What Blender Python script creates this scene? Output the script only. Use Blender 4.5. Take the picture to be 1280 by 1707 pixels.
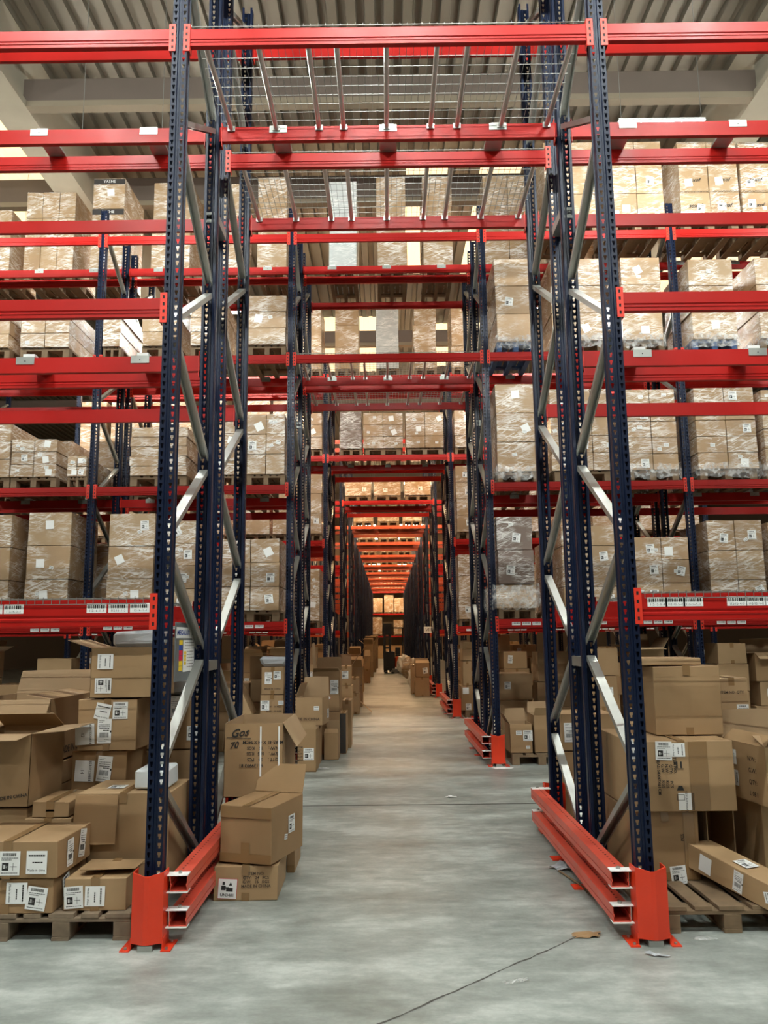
import bpy, bmesh, math, random
from mathutils import Matrix, Vector, Euler
random.seed(7)
D = bpy.data
SC = bpy.context.scene
C = SC.collection
for o in list(D.objects): D.objects.remove(o)

# ------------------------------------------------------------------ camera
FPX, PITCH, YAW, ROLL, XC, HC = 1342.4672, .1562, -.0033, -.0111, -.0467, 1.6799
def cam_axes():
    cp, sp = math.cos(PITCH), math.sin(PITCH); cy, sy = math.cos(YAW), math.sin(YAW); cr, sr = math.cos(ROLL), math.sin(ROLL)
    f = Vector((sy*cp, cy*cp, sp)); r = Vector((cy, -sy, 0)); u = r.cross(f)
    return r*cr+u*sr, -r*sr+u*cr, f
AR, AU, AF = cam_axes()
cd = D.cameras.new('camera'); cam = D.objects.new('camera', cd); C.objects.link(cam)
M = Matrix.Identity(4)
for i in range(3):
    M[i][0], M[i][1], M[i][2] = AR[i], AU[i], -AF[i]
M.translation = Vector((XC, 0, HC)); cam.matrix_world = M
cd.sensor_fit = 'VERTICAL'; cd.sensor_height = 36; cd.lens = 36*FPX/1707; cd.clip_end = 200; cd.clip_start = .05
SC.camera = cam
def at(px, py, Y=None, Z=None, X=None):
    """point of the place seen at a picture position, on the given plane"""
    d = AR*((px-640)/FPX)+AU*((853.5-py)/FPX)+AF
    o = Vector((XC, 0, HC))
    t = (Y-o.y)/d.y if Y is not None else (Z-o.z)/d.z if Z is not None else (X-o.x)/d.x
    return o+d*t

# ------------------------------------------------------------------ world, exposure
w = D.worlds.new('world'); SC.world = w; w.use_nodes = True
w.node_tree.nodes['Background'].inputs[0].default_value = (.75, .8, .9, 1)
w.node_tree.nodes['Background'].inputs[1].default_value = .6
SC.view_settings.view_transform = 'Standard'; SC.view_settings.look = 'None'
SC.view_settings.exposure = 0.3; SC.view_settings.gamma = 1; SC.view_settings.use_curve_mapping = False
cy = SC.cycles
cy.use_denoising = True; cy.max_bounces = 6; cy.diffuse_bounces = 3; cy.glossy_bounces = 3; cy.transparent_max_bounces = 12
cy.sample_clamp_indirect = 6; cy.caustics_reflective = False; cy.caustics_refractive = False

ROWS = [4.845, 11.137, 17.632, 23.637, 29.011, 34.087, 39.401, 44.575, 49.878, 54.669, 59.9, 65.1]
RD, GAP = 1.10, .318
LV = [0, 1.93, 3.838, 5.750, 7.615]
ROOF = 11.45
def plane_y(r, rack, back):            # front or back face of rack A / B of a double row
    y = ROWS[r] + (RD+GAP if rack else 0)
    return y + (RD if back else 0)

# ------------------------------------------------------------------ lights: white tubes over the near aisles, warmer ones deep in the hall
WHITE, WARM = (.95, 1, .95), (1, .66, .36)
TUBE_GAIN = 2.7
TUBES = []
for x in (-9.6, -3.2, 0, 3.2, 9.6):
    TUBES.append((x, 2.3, 8.3, 400, WHITE))
for x in (-3.2, 3.2): TUBES.append((x, -3.0, 8.3, 260, WHITE))  # unseen pair added behind the camera to even out the light
for x in (-9.9, -6.6, -3.3): TUBES.append((x, 9.2, 7.86, 150, WHITE))
for x in (3.444, 6.7, 10): TUBES.append((x, 9.2, 8.0, 150, WHITE))
for x in (-7, -3.5, 3.5, 7): TUBES.append((x, 15.6, 8.3, 290, (1, .95, .84)))
for x in (-4.5, -1.9, 1.9, 4.5): TUBES.append((x, 21.8, 8.0, 190, WARM))
for y in (27.5, 32.7, 37.9, 43.1, 48.4, 53.6, 58.2, 63.5, 67.8):
    for x in (-1.1, 1.1): TUBES.append((x, y, 7.0, 90 if y < 67 else 330, WARM))  # last pair added out of sight, stronger, to brighten the end wall

# ------------------------------------------------------------------ materials
def newmat(name):
    m = D.materials.new(name); m.use_nodes = True
    n = m.node_tree.nodes; return m, n, m.node_tree.links, n['Principled BSDF']
def plain(name, col, rough=.5, metal=0, coat=0, emis=None, es=0, noise=0, nscale=8, spec=.5):
    m, n, l, b = newmat(name)
    b.inputs['Base Color'].default_value = (*col, 1); b.inputs['Roughness'].default_value = rough
    b.inputs['Metallic'].default_value = metal; b.inputs['Coat Weight'].default_value = coat
    b.inputs['Specular IOR Level'].default_value = spec
    if emis: b.inputs['Emission Color'].default_value = (*emis, 1); b.inputs['Emission Strength'].default_value = es
    if noise:
        g = n.new('ShaderNodeNewGeometry'); t = n.new('ShaderNodeTexNoise'); t.inputs['Scale'].default_value = nscale; t.inputs['Detail'].default_value = 5
        l.new(g.outputs['Position'], t.inputs['Vector'])
        r = n.new('ShaderNodeMapRange'); r.inputs[3].default_value = 1-noise; r.inputs[4].default_value = 1+noise
        l.new(t.outputs['Fac'], r.inputs[0])
        x = n.new('ShaderNodeVectorMath'); x.operation = 'MULTIPLY'; x.inputs[0].default_value = col
        l.new(r.outputs[0], x.inputs[1]); l.new(x.outputs[0], b.inputs['Base Color'])
        r2 = n.new('ShaderNodeMapRange'); r2.inputs[3].default_value = max(0, rough-.12); r2.inputs[4].default_value = min(1, rough+.15)
        l.new(t.outputs['Fac'], r2.inputs[0]); l.new(r2.outputs[0], b.inputs['Roughness'])
    return m
MT = {}
MT['navy'] = plain('navy_paint', (.004, .009, .028), .34, coat=0, spec=.28, noise=.25, nscale=6)
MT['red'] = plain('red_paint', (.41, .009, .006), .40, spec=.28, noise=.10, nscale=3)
MT['clip'] = plain('bright_red_paint', (.72, .035, .015), .4, noise=.08)
MT['guard'] = plain('orange_red_guard_paint', (.74, .045, .012), .38, noise=.10, nscale=5)
MT['railred'] = plain('worn_red_rail_paint', (.66, .085, .05), .35, noise=.2, nscale=9)
MT['galv'] = plain('galvanised_steel', (.42, .43, .40), .38, .75, noise=.15, nscale=10)
MT['steel'] = plain('bright_steel_tube', (.60, .58, .55), .28, .6)
MT['wire'] = plain('zinc_wire', (.24, .24, .22), .5, .5)
MT['dark'] = plain('dark_recess', (.01, .01, .01), .7)
MT['ink'] = plain('black_ink', (.02, .018, .016), .7)
MT['fadedink'] = plain('faded_brown_ink', (.07, .045, .03), .8)
MT['blueink'] = plain('violet_ink', (.12, .10, .5), .7)
MT['redink'] = plain('red_ink', (.6, .02, .05), .7)
MT['greenink'] = plain('green_ink', (.02, .3, .1), .7)
MT['paper'] = plain('white_paper', (.84, .84, .82), .6)
MT['wood'] = plain('pallet_wood', (.19, .125, .07), .8, noise=.35, nscale=14)
MT['greywood'] = plain('weathered_pallet_wood', (.20, .145, .095), .85, noise=.4, nscale=18)
MT['bluewood'] = plain('blue_pallet_paint', (.05, .10, .22), .7, noise=.3)
MT['tape'] = plain('brown_packing_tape', (.26, .15, .065), .22, spec=.6)
MT['seam'] = plain('carton_seam', (.06, .035, .018), .9)
MT['white'] = plain('white_packaging', (.70, .73, .74), .45, noise=.06)
MT['greyplastic'] = plain('grey_poly_bag', (.42, .44, .46), .35, noise=.15)
MT['signgrey'] = plain('grey_sign_plate', (.13, .14, .145), .5)
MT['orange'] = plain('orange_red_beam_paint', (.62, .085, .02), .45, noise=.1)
MT['backwall'] = plain('end_wall', (.34, .26, .18), .9, noise=.1, nscale=1)
MT['yellow'] = plain('yellow_sticker', (.85, .6, .02), .5)
MT['blue'] = plain('blue_sticker', (.02, .07, .35), .5)
MT['crimson'] = plain('crimson_sticker', (.7, .02, .07), .5)
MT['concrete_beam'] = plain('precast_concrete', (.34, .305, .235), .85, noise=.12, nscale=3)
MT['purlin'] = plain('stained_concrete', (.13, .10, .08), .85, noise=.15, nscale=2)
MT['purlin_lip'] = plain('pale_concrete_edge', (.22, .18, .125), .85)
MT['rail_pipe'] = plain('dark_red_pipe', (.25, .015, .015), .5)
MT['blackpaint'] = plain('black_machine_paint', (.012, .012, .014), .4)
MT['truckorange'] = plain('orange_machine_paint', (.75, .09, .02), .4)
MT['rubber'] = plain('rubber', (.015, .015, .015), .8)
MT['wallpaint'] = plain('hall_wall', (.13, .11, .09), .9, noise=.1, nscale=1)

MT['skylight'] = plain('translucent_roof_sheet', (.8, .7, .5), .6, emis=(1, .80, .50), es=.95, noise=.25, nscale=1.3)
MT['printed'] = plain('black_printed_board', (.035, .03, .028), .5)
MT['hivis'] = plain('yellow_plastic', (.7, .9, .05), .5)

def cardboard(name, cols, wrapped=False):
    m, n, l, b = newmat(name)
    oi = n.new('ShaderNodeObjectInfo'); ramp = n.new('ShaderNodeValToRGB'); ramp.color_ramp.interpolation = 'LINEAR'
    e = ramp.color_ramp.elements
    e[0].color = (*cols[0], 1); e[1].color = (*cols[-1], 1); e[1].position = 1
    for i, c_ in enumerate(cols[1:-1]):
        k = e.new((i+1)/(len(cols)-1)); k.color = (*c_, 1)
    l.new(oi.outputs['Random'], ramp.inputs[0])
    g = n.new('ShaderNodeNewGeometry')
    t = n.new('ShaderNodeTexNoise'); t.inputs['Scale'].default_value = 3.5; t.inputs['Detail'].default_value = 6; t.inputs['Roughness'].default_value = .6
    l.new(g.outputs['Position'], t.inputs['Vector'])
    r = n.new('ShaderNodeMapRange'); r.inputs[3].default_value = .84; r.inputs[4].default_value = 1.14
    l.new(t.outputs['Fac'], r.inputs[0])
    x = n.new('ShaderNodeVectorMath'); x.operation = 'MULTIPLY'
    l.new(ramp.outputs[0], x.inputs[0]); l.new(r.outputs[0], x.inputs[1])
    b.inputs['Roughness'].default_value = .62; b.inputs['Specular IOR Level'].default_value = .35
    bump = n.new('ShaderNodeBump'); bump.inputs['Distance'].default_value = .006
    if not wrapped:
        # faint horizontal flute lines and creases
        mp = n.new('ShaderNodeMapping'); mp.inputs['Scale'].default_value = (1.5, 1.5, 26); l.new(g.outputs['Position'], mp.inputs[0])
        t2 = n.new('ShaderNodeTexNoise'); t2.inputs['Scale'].default_value = 1; t2.inputs['Detail'].default_value = 3; l.new(mp.outputs[0], t2.inputs['Vector'])
        bump.inputs['Strength'].default_value = .14; l.new(t2.outputs['Fac'], bump.inputs['Height']); l.new(bump.outputs[0], b.inputs['Normal'])
        l.new(x.outputs[0], b.inputs['Base Color'])
        return m
    # tight stretch film lying on the board: crinkled glossy streaks, milky where it bunches up, its highlights also painted in as pale streaks
    sep = n.new('ShaderNodeSeparateXYZ'); l.new(g.outputs['Position'], sep.inputs[0])
    add = n.new('ShaderNodeMath'); add.operation = 'ADD'; l.new(sep.outputs[0], add.inputs[0]); l.new(sep.outputs[1], add.inputs[1])
    cmb = n.new('ShaderNodeCombineXYZ'); l.new(add.outputs[0], cmb.inputs[0]); l.new(sep.outputs[2], cmb.inputs[2]); l.new(sep.outputs[1], cmb.inputs[1])
    def streak(rot, sc, lo, hi, off):
        mp = n.new('ShaderNodeMapping'); mp.vector_type = 'TEXTURE'; mp.inputs['Rotation'].default_value = (0, rot, 0); mp.inputs['Scale'].default_value = (1/sc[0], 1/sc[1], 1/sc[2]); mp.inputs['Location'].default_value = (off, off, 0)
        l.new(cmb.outputs[0], mp.inputs[0])
        t = n.new('ShaderNodeTexNoise'); t.inputs['Scale'].default_value = 1; t.inputs['Detail'].default_value = 4; t.inputs['Roughness'].default_value = .65; t.inputs['Distortion'].default_value = 1.1
        l.new(mp.outputs[0], t.inputs['Vector'])
        r = n.new('ShaderNodeMapRange'); r.clamp = True; r.inputs[1].default_value = lo; r.inputs[2].default_value = hi
        l.new(t.outputs['Fac'], r.inputs[0]); return r.outputs[0], t.outputs['Fac']
    s1, n1 = streak(.10, (4.5, 1.2, 38), .50, .60, 3.1)
    s2, n2 = streak(-.45, (3.6, 1.2, 30), .52, .62, 9.7)
    pt = n.new('ShaderNodeTexNoise'); pt.inputs['Scale'].default_value = 3.2; pt.inputs['Detail'].default_value = 2; l.new(g.outputs['Position'], pt.inputs['Vector'])
    pr = n.new('ShaderNodeMapRange'); pr.clamp = True; pr.inputs[1].default_value = .36; pr.inputs[2].default_value = .62; l.new(pt.outputs['Fac'], pr.inputs[0])
    mx = n.new('ShaderNodeMath'); mx.operation = 'MAXIMUM'; l.new(s1, mx.inputs[0]); l.new(s2, mx.inputs[1])
    mu = n.new('ShaderNodeMath'); mu.operation = 'MULTIPLY'; l.new(mx.outputs[0], mu.inputs[0]); l.new(pr.outputs[0], mu.inputs[1])
    mix = n.new('ShaderNodeMix'); mix.data_type = 'RGBA'
    sc_ = n.new('ShaderNodeMath'); sc_.operation = 'MULTIPLY'; sc_.inputs[1].default_value = .85; l.new(mu.outputs[0], sc_.inputs[0])
    l.new(sc_.outputs[0], mix.inputs[0]); l.new(x.outputs[0], mix.inputs[6]); mix.inputs[7].default_value = (.90, .87, .83, 1)
    l.new(mix.outputs[2], b.inputs['Base Color'])
    hh = n.new('ShaderNodeMath'); hh.operation = 'ADD'; l.new(n1, hh.inputs[0]); l.new(n2, hh.inputs[1])
    bump.inputs['Strength'].default_value = .8; bump.inputs['Distance'].default_value = .02; l.new(hh.outputs[0], bump.inputs['Height'])
    l.new(bump.outputs[0], b.inputs['Coat Normal'])
    b.inputs['Coat Weight'].default_value = .8; b.inputs['Coat Roughness'].default_value = .16
    b.inputs['Roughness'].default_value = .5
    return m
BR = [(.35, .215, .105), (.40, .26, .135), (.31, .185, .09), (.42, .275, .145), (.34, .205, .10)]
MT['card'] = cardboard('brown_cardboard', BR)
MT['wrap'] = cardboard('film_wrapped_cardboard', [(.34, .215, .11), (.39, .25, .13), (.31, .19, .095), (.41, .275, .15)], True)
MT['pale'] = cardboard('film_wrapped_silver_packs', [(.55, .56, .54), (.5, .52, .5)], True)
MT['darkwrap'] = cardboard('film_wrapped_dark_load', [(.16, .11, .085), (.2, .14, .11)], True)
MT['whitewrap'] = cardboard('film_wrapped_white_load', [(.68, .64, .58), (.7, .66, .6)], True)
MT['inner'] = plain('carton_inside', (.40, .265, .145), .8, noise=.1, nscale=5)

def film_material():
    m, n, l, b = newmat('loose_stretch_film')
    b.inputs['Base Color'].default_value = (.85, .84, .82, 1); b.inputs['Roughness'].default_value = .18
    tr = n.new('ShaderNodeBsdfTransparent'); mx = n.new('ShaderNodeMixShader'); g = n.new('ShaderNodeNewGeometry')
    t = n.new('ShaderNodeTexNoise'); t.inputs['Scale'].default_value = 16; t.inputs['Detail'].default_value = 4; l.new(g.outputs['Position'], t.inputs['Vector'])
    r = n.new('ShaderNodeMapRange'); r.clamp = True; r.inputs[1].default_value = .40; r.inputs[2].default_value = .72; r.inputs[3].default_value = .08; r.inputs[4].default_value = .6
    l.new(t.outputs['Fac'], r.inputs[0]); l.new(r.outputs[0], mx.inputs[0]); l.new(tr.outputs[0], mx.inputs[1]); l.new(b.outputs[0], mx.inputs[2])
    l.new(mx.outputs[0], n['Material Output'].inputs[0]); return m
MT['film'] = film_material()

def floor_material():
    m, n, l, b = newmat('polished_concrete')
    g = n.new('ShaderNodeNewGeometry')
    def noise(s, d, sc=(1, 1, 1)):
        mp = n.new('ShaderNodeMapping'); mp.inputs['Scale'].default_value = sc; l.new(g.outputs['Position'], mp.inputs[0])
        t = n.new('ShaderNodeTexNoise'); t.inputs['Scale'].default_value = s; t.inputs['Detail'].default_value = d; t.inputs['Roughness'].default_value = .6
        l.new(mp.outputs[0], t.inputs['Vector']); return t.outputs['Fac']
    a = noise(1.1, 8, (1, 1.9, 1)); c2 = noise(6, 6, (1, 2.0, 1)); c3 = noise(.35, 3)
    rp = n.new('ShaderNodeValToRGB'); e = rp.color_ramp.elements
    e[0].position = .34; e[0].color = (.185, .205, .185, 1); e[1].position = .64; e[1].color = (.47, .50, .465, 1)
    k = e.new(.5); k.color = (.30, .325, .298, 1)
    mix1 = n.new('ShaderNodeMath'); mix1.operation = 'MULTIPLY_ADD'; l.new(c2, mix1.inputs[0]); mix1.inputs[1].default_value = .38
    sub = n.new('ShaderNodeMath'); sub.operation = 'MULTIPLY_ADD'; l.new(a, sub.inputs[0]); sub.inputs[1].default_value = .75; sub.inputs[2].default_value = -.06
    l.new(sub.outputs[0], mix1.inputs[2]); l.new(mix1.outputs[0], rp.inputs[0])
    c4 = noise(45, 4); c5 = noise(2.6, 5)
    st = n.new('ShaderNodeMapRange'); st.clamp = True; st.inputs[1].default_value = .66; st.inputs[2].default_value = .72; st.inputs[3].default_value = 1; st.inputs[4].default_value = .8; l.new(c5, st.inputs[0])
    gr = n.new('ShaderNodeMapRange'); gr.inputs[3].default_value = .84; gr.inputs[4].default_value = 1.16; l.new(c4, gr.inputs[0])
    r0 = n.new('ShaderNodeMapRange'); r0.inputs[3].default_value = .86; r0.inputs[4].default_value = 1.14; l.new(c3, r0.inputs[0])
    m0 = n.new('ShaderNodeMath'); m0.operation = 'MULTIPLY'; l.new(st.outputs[0], m0.inputs[0]); l.new(gr.outputs[0], m0.inputs[1])
    r = n.new('ShaderNodeMath'); r.operation = 'MULTIPLY'; l.new(m0.outputs[0], r.inputs[0]); l.new(r0.outputs[0], r.inputs[1])
    x = n.new('ShaderNodeVectorMath'); x.operation = 'MULTIPLY'; l.new(rp.outputs[0], x.inputs[0]); l.new(r.outputs[0], x.inputs[1]); l.new(x.outputs[0], b.inputs['Base Color'])
    rr = n.new('ShaderNodeMapRange'); rr.inputs[3].default_value = .30; rr.inputs[4].default_value = .55; l.new(a, rr.inputs[0]); l.new(rr.outputs[0], b.inputs['Roughness'])
    bp = n.new('ShaderNodeBump'); bp.inputs['Strength'].default_value = .12; bp.inputs['Distance'].default_value = .01; l.new(c2, bp.inputs['Height']); l.new(bp.outputs[0], b.inputs['Normal'])
    return m
MT['floor'] = floor_material()
MT['joint'] = plain('floor_joint_filler', (.085, .08, .07), .8)
MT['roof'] = plain('corrugated_roof_steel', (.17, .155, .12), .5, .25, noise=.18, nscale=1.2)

# ------------------------------------------------------------------ mesh helpers
class MB:
    def __init__(s): s.v = []; s.f = []; s.m = []; s.mats = []
    def mi(s, m):
        if m not in s.mats: s.mats.append(m)
        return s.mats.index(m)
    def add(s, vs, fs, m):
        k = len(s.v); s.v += [tuple(p) for p in vs]; i = s.mi(m)
        for f in fs: s.f.append([k+q for q in f]); s.m.append(i)
    def box(s, x0, x1, y0, y1, z0, z1, m, mtx=None):
        vs = [(x, y, z) for z in (z0, z1) for y in (y0, y1) for x in (x0, x1)]
        if mtx: vs = [mtx @ Vector(p) for p in vs]
        s.add(vs, [(0, 2, 3, 1), (4, 5, 7, 6), (0, 1, 5, 4), (1, 3, 7, 5), (3, 2, 6, 7), (2, 0, 4, 6)], m)
    def cbox(s, x0, x1, y0, y1, z0, z1, m, b=.004, jit=0, rnd=None, mtx=None):
        """box with chamfered edges and slightly strained corners"""
        vs = []; cs = {}
        rnd = rnd or random
        for zi, z in enumerate((z0, z1)):
            for yi, y in enumerate((y0, y1)):
                for xi, x in enumerate((x0, x1)):
                    j = [rnd.uniform(-jit, jit) for _ in range(3)]
                    if zi == 0: j[2] = 0
                    sx, sy, sz = (1 if xi == 0 else -1), (1 if yi == 0 else -1), (1 if zi == 0 else -1)
                    X, Y_, Z = x+j[0], y+j[1], z+j[2]
                    ids = []
                    for a in range(3):   # vertex lying on the face normal to axis a
                        p = [X+sx*b, Y_+sy*b, Z+sz*b]; p[a] = (X, Y_, Z)[a]
                        ids.append(len(vs)); vs.append(tuple(p))
                    cs[(xi, yi, zi)] = ids
        fs = []
        for a in range(3):
            o1, o2 = [q for q in range(3) if q != a]
            for s_ in (0, 1):
                loop = []
                for (p, q) in ((0, 0), (1, 0), (1, 1), (0, 1)):
                    k = [0, 0, 0]; k[a] = s_; k[o1] = p; k[o2] = q; loop.append(cs[tuple(k)][a])
                flip = (s_ == 0) ^ (a == 1)
                fs.append(tuple(reversed(loop)) if flip else tuple(loop))
        for a in range(3):
            o1, o2 = [q for q in range(3) if q != a]
            for p in (0, 1):
                for q in (0, 1):
                    k0 = [0, 0, 0]; k0[o1] = p; k0[o2] = q; k1 = list(k0); k1[a] = 1
                    A, B = cs[tuple(k0)], cs[tuple(k1)]
                    fs.append((A[o1], B[o1], B[o2], A[o2]))
        for k, ids in cs.items(): fs.append(tuple(ids))
        if mtx: vs = [mtx @ Vector(p) for p in vs]
        s.add(vs, fs, m)
    def tube(s, p0, p1, r, m, n=8, caps=True):
        p0, p1 = Vector(p0), Vector(p1); d = (p1-p0).normalized()
        a = d.orthogonal().normalized(); b = d.cross(a)
        vs = [p+(a*math.cos(t)+b*math.sin(t))*r for p in (p0, p1) for t in [2*math.pi*i/n for i in range(n)]]
        fs = [(i, (i+1) % n, n+(i+1) % n, n+i) for i in range(n)]
        if caps: fs += [tuple(reversed(range(n))), tuple(range(n, 2*n))]
        s.add(vs, fs, m)
    def prism(s, prof, x0, x1, m, closed=True):
        """profile in (y, z) run along x"""
        n = len(prof); vs = [(x0, y, z) for y, z in prof]+[(x1, y, z) for y, z in prof]
        fs = [(i, (i+1) % n, n+(i+1) % n, n+i) for i in range(n if closed else n-1)]
        if closed: fs += [tuple(reversed(range(n))), tuple(range(n, 2*n))]
        s.add(vs, fs, m)
    def quad(s, a, b, c, d, m): s.add([a, b, c, d], [(0, 1, 2, 3)], m)
    def mesh(s, name):
        me = D.meshes.new(name); me.from_pydata(s.v, [], s.f)
        for k in s.mats: me.materials.append(MT[k])
        me.polygons.foreach_set('material_index', s.m); me.update()
        return me
def fixn(me):
    bm = bmesh.new(); bm.from_mesh(me); bmesh.ops.recalc_face_normals(bm, faces=bm.faces); bm.to_mesh(me); bm.free(); return me
def ob(name, me, parent=None, loc=(0, 0, 0), rot=(0, 0, 0), sc=None, label=None):
    o = D.objects.new(name, me); o.location = loc; o.rotation_euler = rot
    if sc: o.scale = sc
    if parent: o.parent = parent
    if label: o['label'] = label
    C.objects.link(o); return o
def tag(o, label, cat, group=None, kind=None):
    if label: o['label'] = label
    if cat: o['category'] = cat
    if group: o['group'] = group
    if kind: o['kind'] = kind
    return o
def thing(name, label, cat, loc=(0, 0, 0), rz=0, group=None):
    return tag(ob(name, None, None, loc, (0, 0, rz)), label, cat, group)
def copy_tree(o, parent=None):
    c = o.copy(); C.objects.link(c)
    if parent: c.parent = parent
    for ch in list(o.children): copy_tree(ch, c)
    return c
def structure(name, me, loc=(0, 0, 0)):
    o = ob(name, me, None, loc); o['kind'] = 'structure'; return o
_tx = {}
def text_mesh(s, size, mat='ink', shear=0, align='CENTER', space=1.0, offset=0.0):
    k = (s, size, mat, shear, align, space, offset)
    if k in _tx: return _tx[k]
    cu = D.curves.new('lettering', 'FONT'); cu.body = s; cu.size = size; cu.align_x = align; cu.align_y = 'CENTER'; cu.shear = shear
    cu.space_character = space; cu.resolution_u = 2; cu.offset = offset
    t = D.objects.new('t', cu); me = D.meshes.new_from_object(t)
    me.materials.clear(); me.materials.append(MT[mat]); me.transform(Matrix.Rotation(math.pi/2, 4, 'X'))
    D.objects.remove(t); _tx[k] = me; return me
ORD = ['', 'first', 'second', 'third', 'fourth', 'fifth', 'sixth', 'seventh', 'eighth', 'ninth', 'tenth', 'eleventh', 'twelfth', 'thirteenth']

# ------------------------------------------------------------------ the hall
def build_shell():
    b = MB(); b.box(-24, 24, -6, 76, -.2, 0, 'floor'); structure('floor', b.mesh('floor'))
    b = MB()
    def strip(p, q, wd):
        p, q = Vector((*p, .0015)), Vector((*q, .0015)); n = Vector((-(q-p).y, (q-p).x, 0)).normalized()*wd/2
        b.quad(p-n, q-n, q+n, p+n, 'joint')
    rj = random.Random(3)
    P, Q = at(560, 1740, Z=0), at(962, 1562, Z=0)
    pts = [P.lerp(Q, i/24)+Vector((rj.uniform(-.006, .006), rj.uniform(-.006, .006), 0)) for i in range(25)]
    for a_, c_ in zip(pts, pts[1:]): strip(a_[:2], c_[:2], rj.uniform(.006, .014))
    for y in (15.98, 22.2, 8.6, 28.5, 34.8, 41): strip((-22, y), (22, y), .035)
    for x in (-7.5, 7.5): strip((x, -5), (x, 70), .015)
    structure('trim_1', b.mesh('floor_joints'))
    # corrugated roof deck, ribs along the hall
    b = MB(); p = .30; x = -24.0; prof = []
    while x < 24:
        prof += [(x, 0), (x+.15, 0), (x+.165, .11), (x+.285, .11)]; x += p
    vs = [(q, -6, ROOF+z) for q, z in prof]+[(q, 76, ROOF+z) for q, z in prof]; n = len(prof)
    b.add(vs, [(i, i+n, i+n+1, i+1) for i in range(n-1)], 'roof')
    b.box(-24, 24, -6, 76, ROOF+.2, ROOF+.3, 'roof')
    structure('ceiling', b.mesh('ceiling'))
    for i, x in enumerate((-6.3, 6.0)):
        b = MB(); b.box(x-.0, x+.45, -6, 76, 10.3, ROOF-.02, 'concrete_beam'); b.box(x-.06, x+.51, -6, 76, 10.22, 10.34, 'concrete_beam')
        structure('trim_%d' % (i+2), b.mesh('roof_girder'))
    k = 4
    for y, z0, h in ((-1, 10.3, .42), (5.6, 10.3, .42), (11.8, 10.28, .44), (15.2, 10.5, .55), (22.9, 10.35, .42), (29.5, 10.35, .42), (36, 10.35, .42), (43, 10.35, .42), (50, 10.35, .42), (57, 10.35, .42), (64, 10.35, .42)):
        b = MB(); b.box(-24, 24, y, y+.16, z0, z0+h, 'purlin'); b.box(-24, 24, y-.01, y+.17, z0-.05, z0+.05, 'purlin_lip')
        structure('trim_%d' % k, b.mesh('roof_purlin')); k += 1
    b = MB(); b.tube((-5.8, 11.4, 10.75), (20, 11.4, 10.75), .05, 'rail_pipe', 8)
    tag(ob('sprinkler_pipe', b.mesh('sprinkler_pipe')), 'dark red sprinkler pipe running under the roof along the cross beam', 'pipe')
    for nm, bx in (('wall_left', (-24.2, -24, -6, 76, 0, 11.7)), ('wall_right', (24, 24.2, -6, 76, 0, 11.7)), ('wall_back', (-24, 24, 76, 76.2, 0, 11.7)), ('wall_front', (-24, 24, -6.2, -6, 0, 11.7))):
        b = MB(); b.box(*bx, 'backwall' if nm == 'wall_back' else 'wallpaint'); structure(nm, b.mesh(nm))
    for i, (x0, x1, y0, y1) in enumerate(((-9.4, -6.5, 12.3, 20.5), (.45, 1.25, 15.4, 20.5), (2.0, 2.9, 15.4, 20.5), (-2.2, -.3, 23.4, 28.5), (1.2, 3.2, 24, 28), (7.5, 10, 16, 22))):
        b = MB(); x = x0; pr_ = []
        while x < x1-.01:
            pr_ += [(x, 0), (x+.16, 0), (x+.185, .018), (x+.275, .018)]; x += .3
        vs = [(q, y0, ROOF-.04+z) for q, z in pr_]+[(q, y1, ROOF-.04+z) for q, z in pr_]; n = len(pr_)
        b.add(vs, [(j, j+n, j+n+1, j+1) for j in range(n-1)], 'skylight')
        structure('window_%d' % (i+1), b.mesh('roof_light'))
build_shell()

# tube fittings
def build_tubes():
    b = MB(); b.box(-.54, .54, -.03, .03, 0, .03, 'white'); body = b.mesh('light_housing')
    tb = {}
    for pw, col in sorted(set((t[3], t[4]) for t in TUBES)):
        MT['glow'] = plain('lit_tube', (1, 1, 1), .5, emis=col, es=pw*TUBE_GAIN)
        b = MB(); b.tube((-.52, 0, -.028), (.52, 0, -.028), .026, 'glow', 8); tb[(pw, col)] = b.mesh('lamp_tube')
    names = {0: 'hall behind the camera, added as fill', 1: 'aisle before the first rack row', 2: 'aisle between first and second rack rows', 3: 'aisle between second and third rack rows'}
    ys = sorted(set(t[1] for t in TUBES))
    for y in ys:
        row = sorted([t for t in TUBES if t[1] == y]); k = ys.index(y)
        for i, (x, y_, z, pw, col) in enumerate(row):
            where = names.get(k, 'aisle behind the %s rack row' % ORD[min(k-1, 12)])
            t = thing('tube_light_fitting', '%s white fluorescent tube fitting in the %s' % (ORD[i+1], where), 'ceiling light', (x, y_, z+.03), 0, 'fluorescent fittings')
            ob('housing', body, t); ob('lamp_tube', tb[(pw, col)], t)
            bw = MB()
            for sx in (-.5, .5): bw.tube((sx, 0, .05), (sx, 0, ROOF+.0-z-.03), .004, 'wire', 4)
            ob('hanger_wire', bw.mesh('hanger_wire'), t)
build_tubes()

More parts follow.
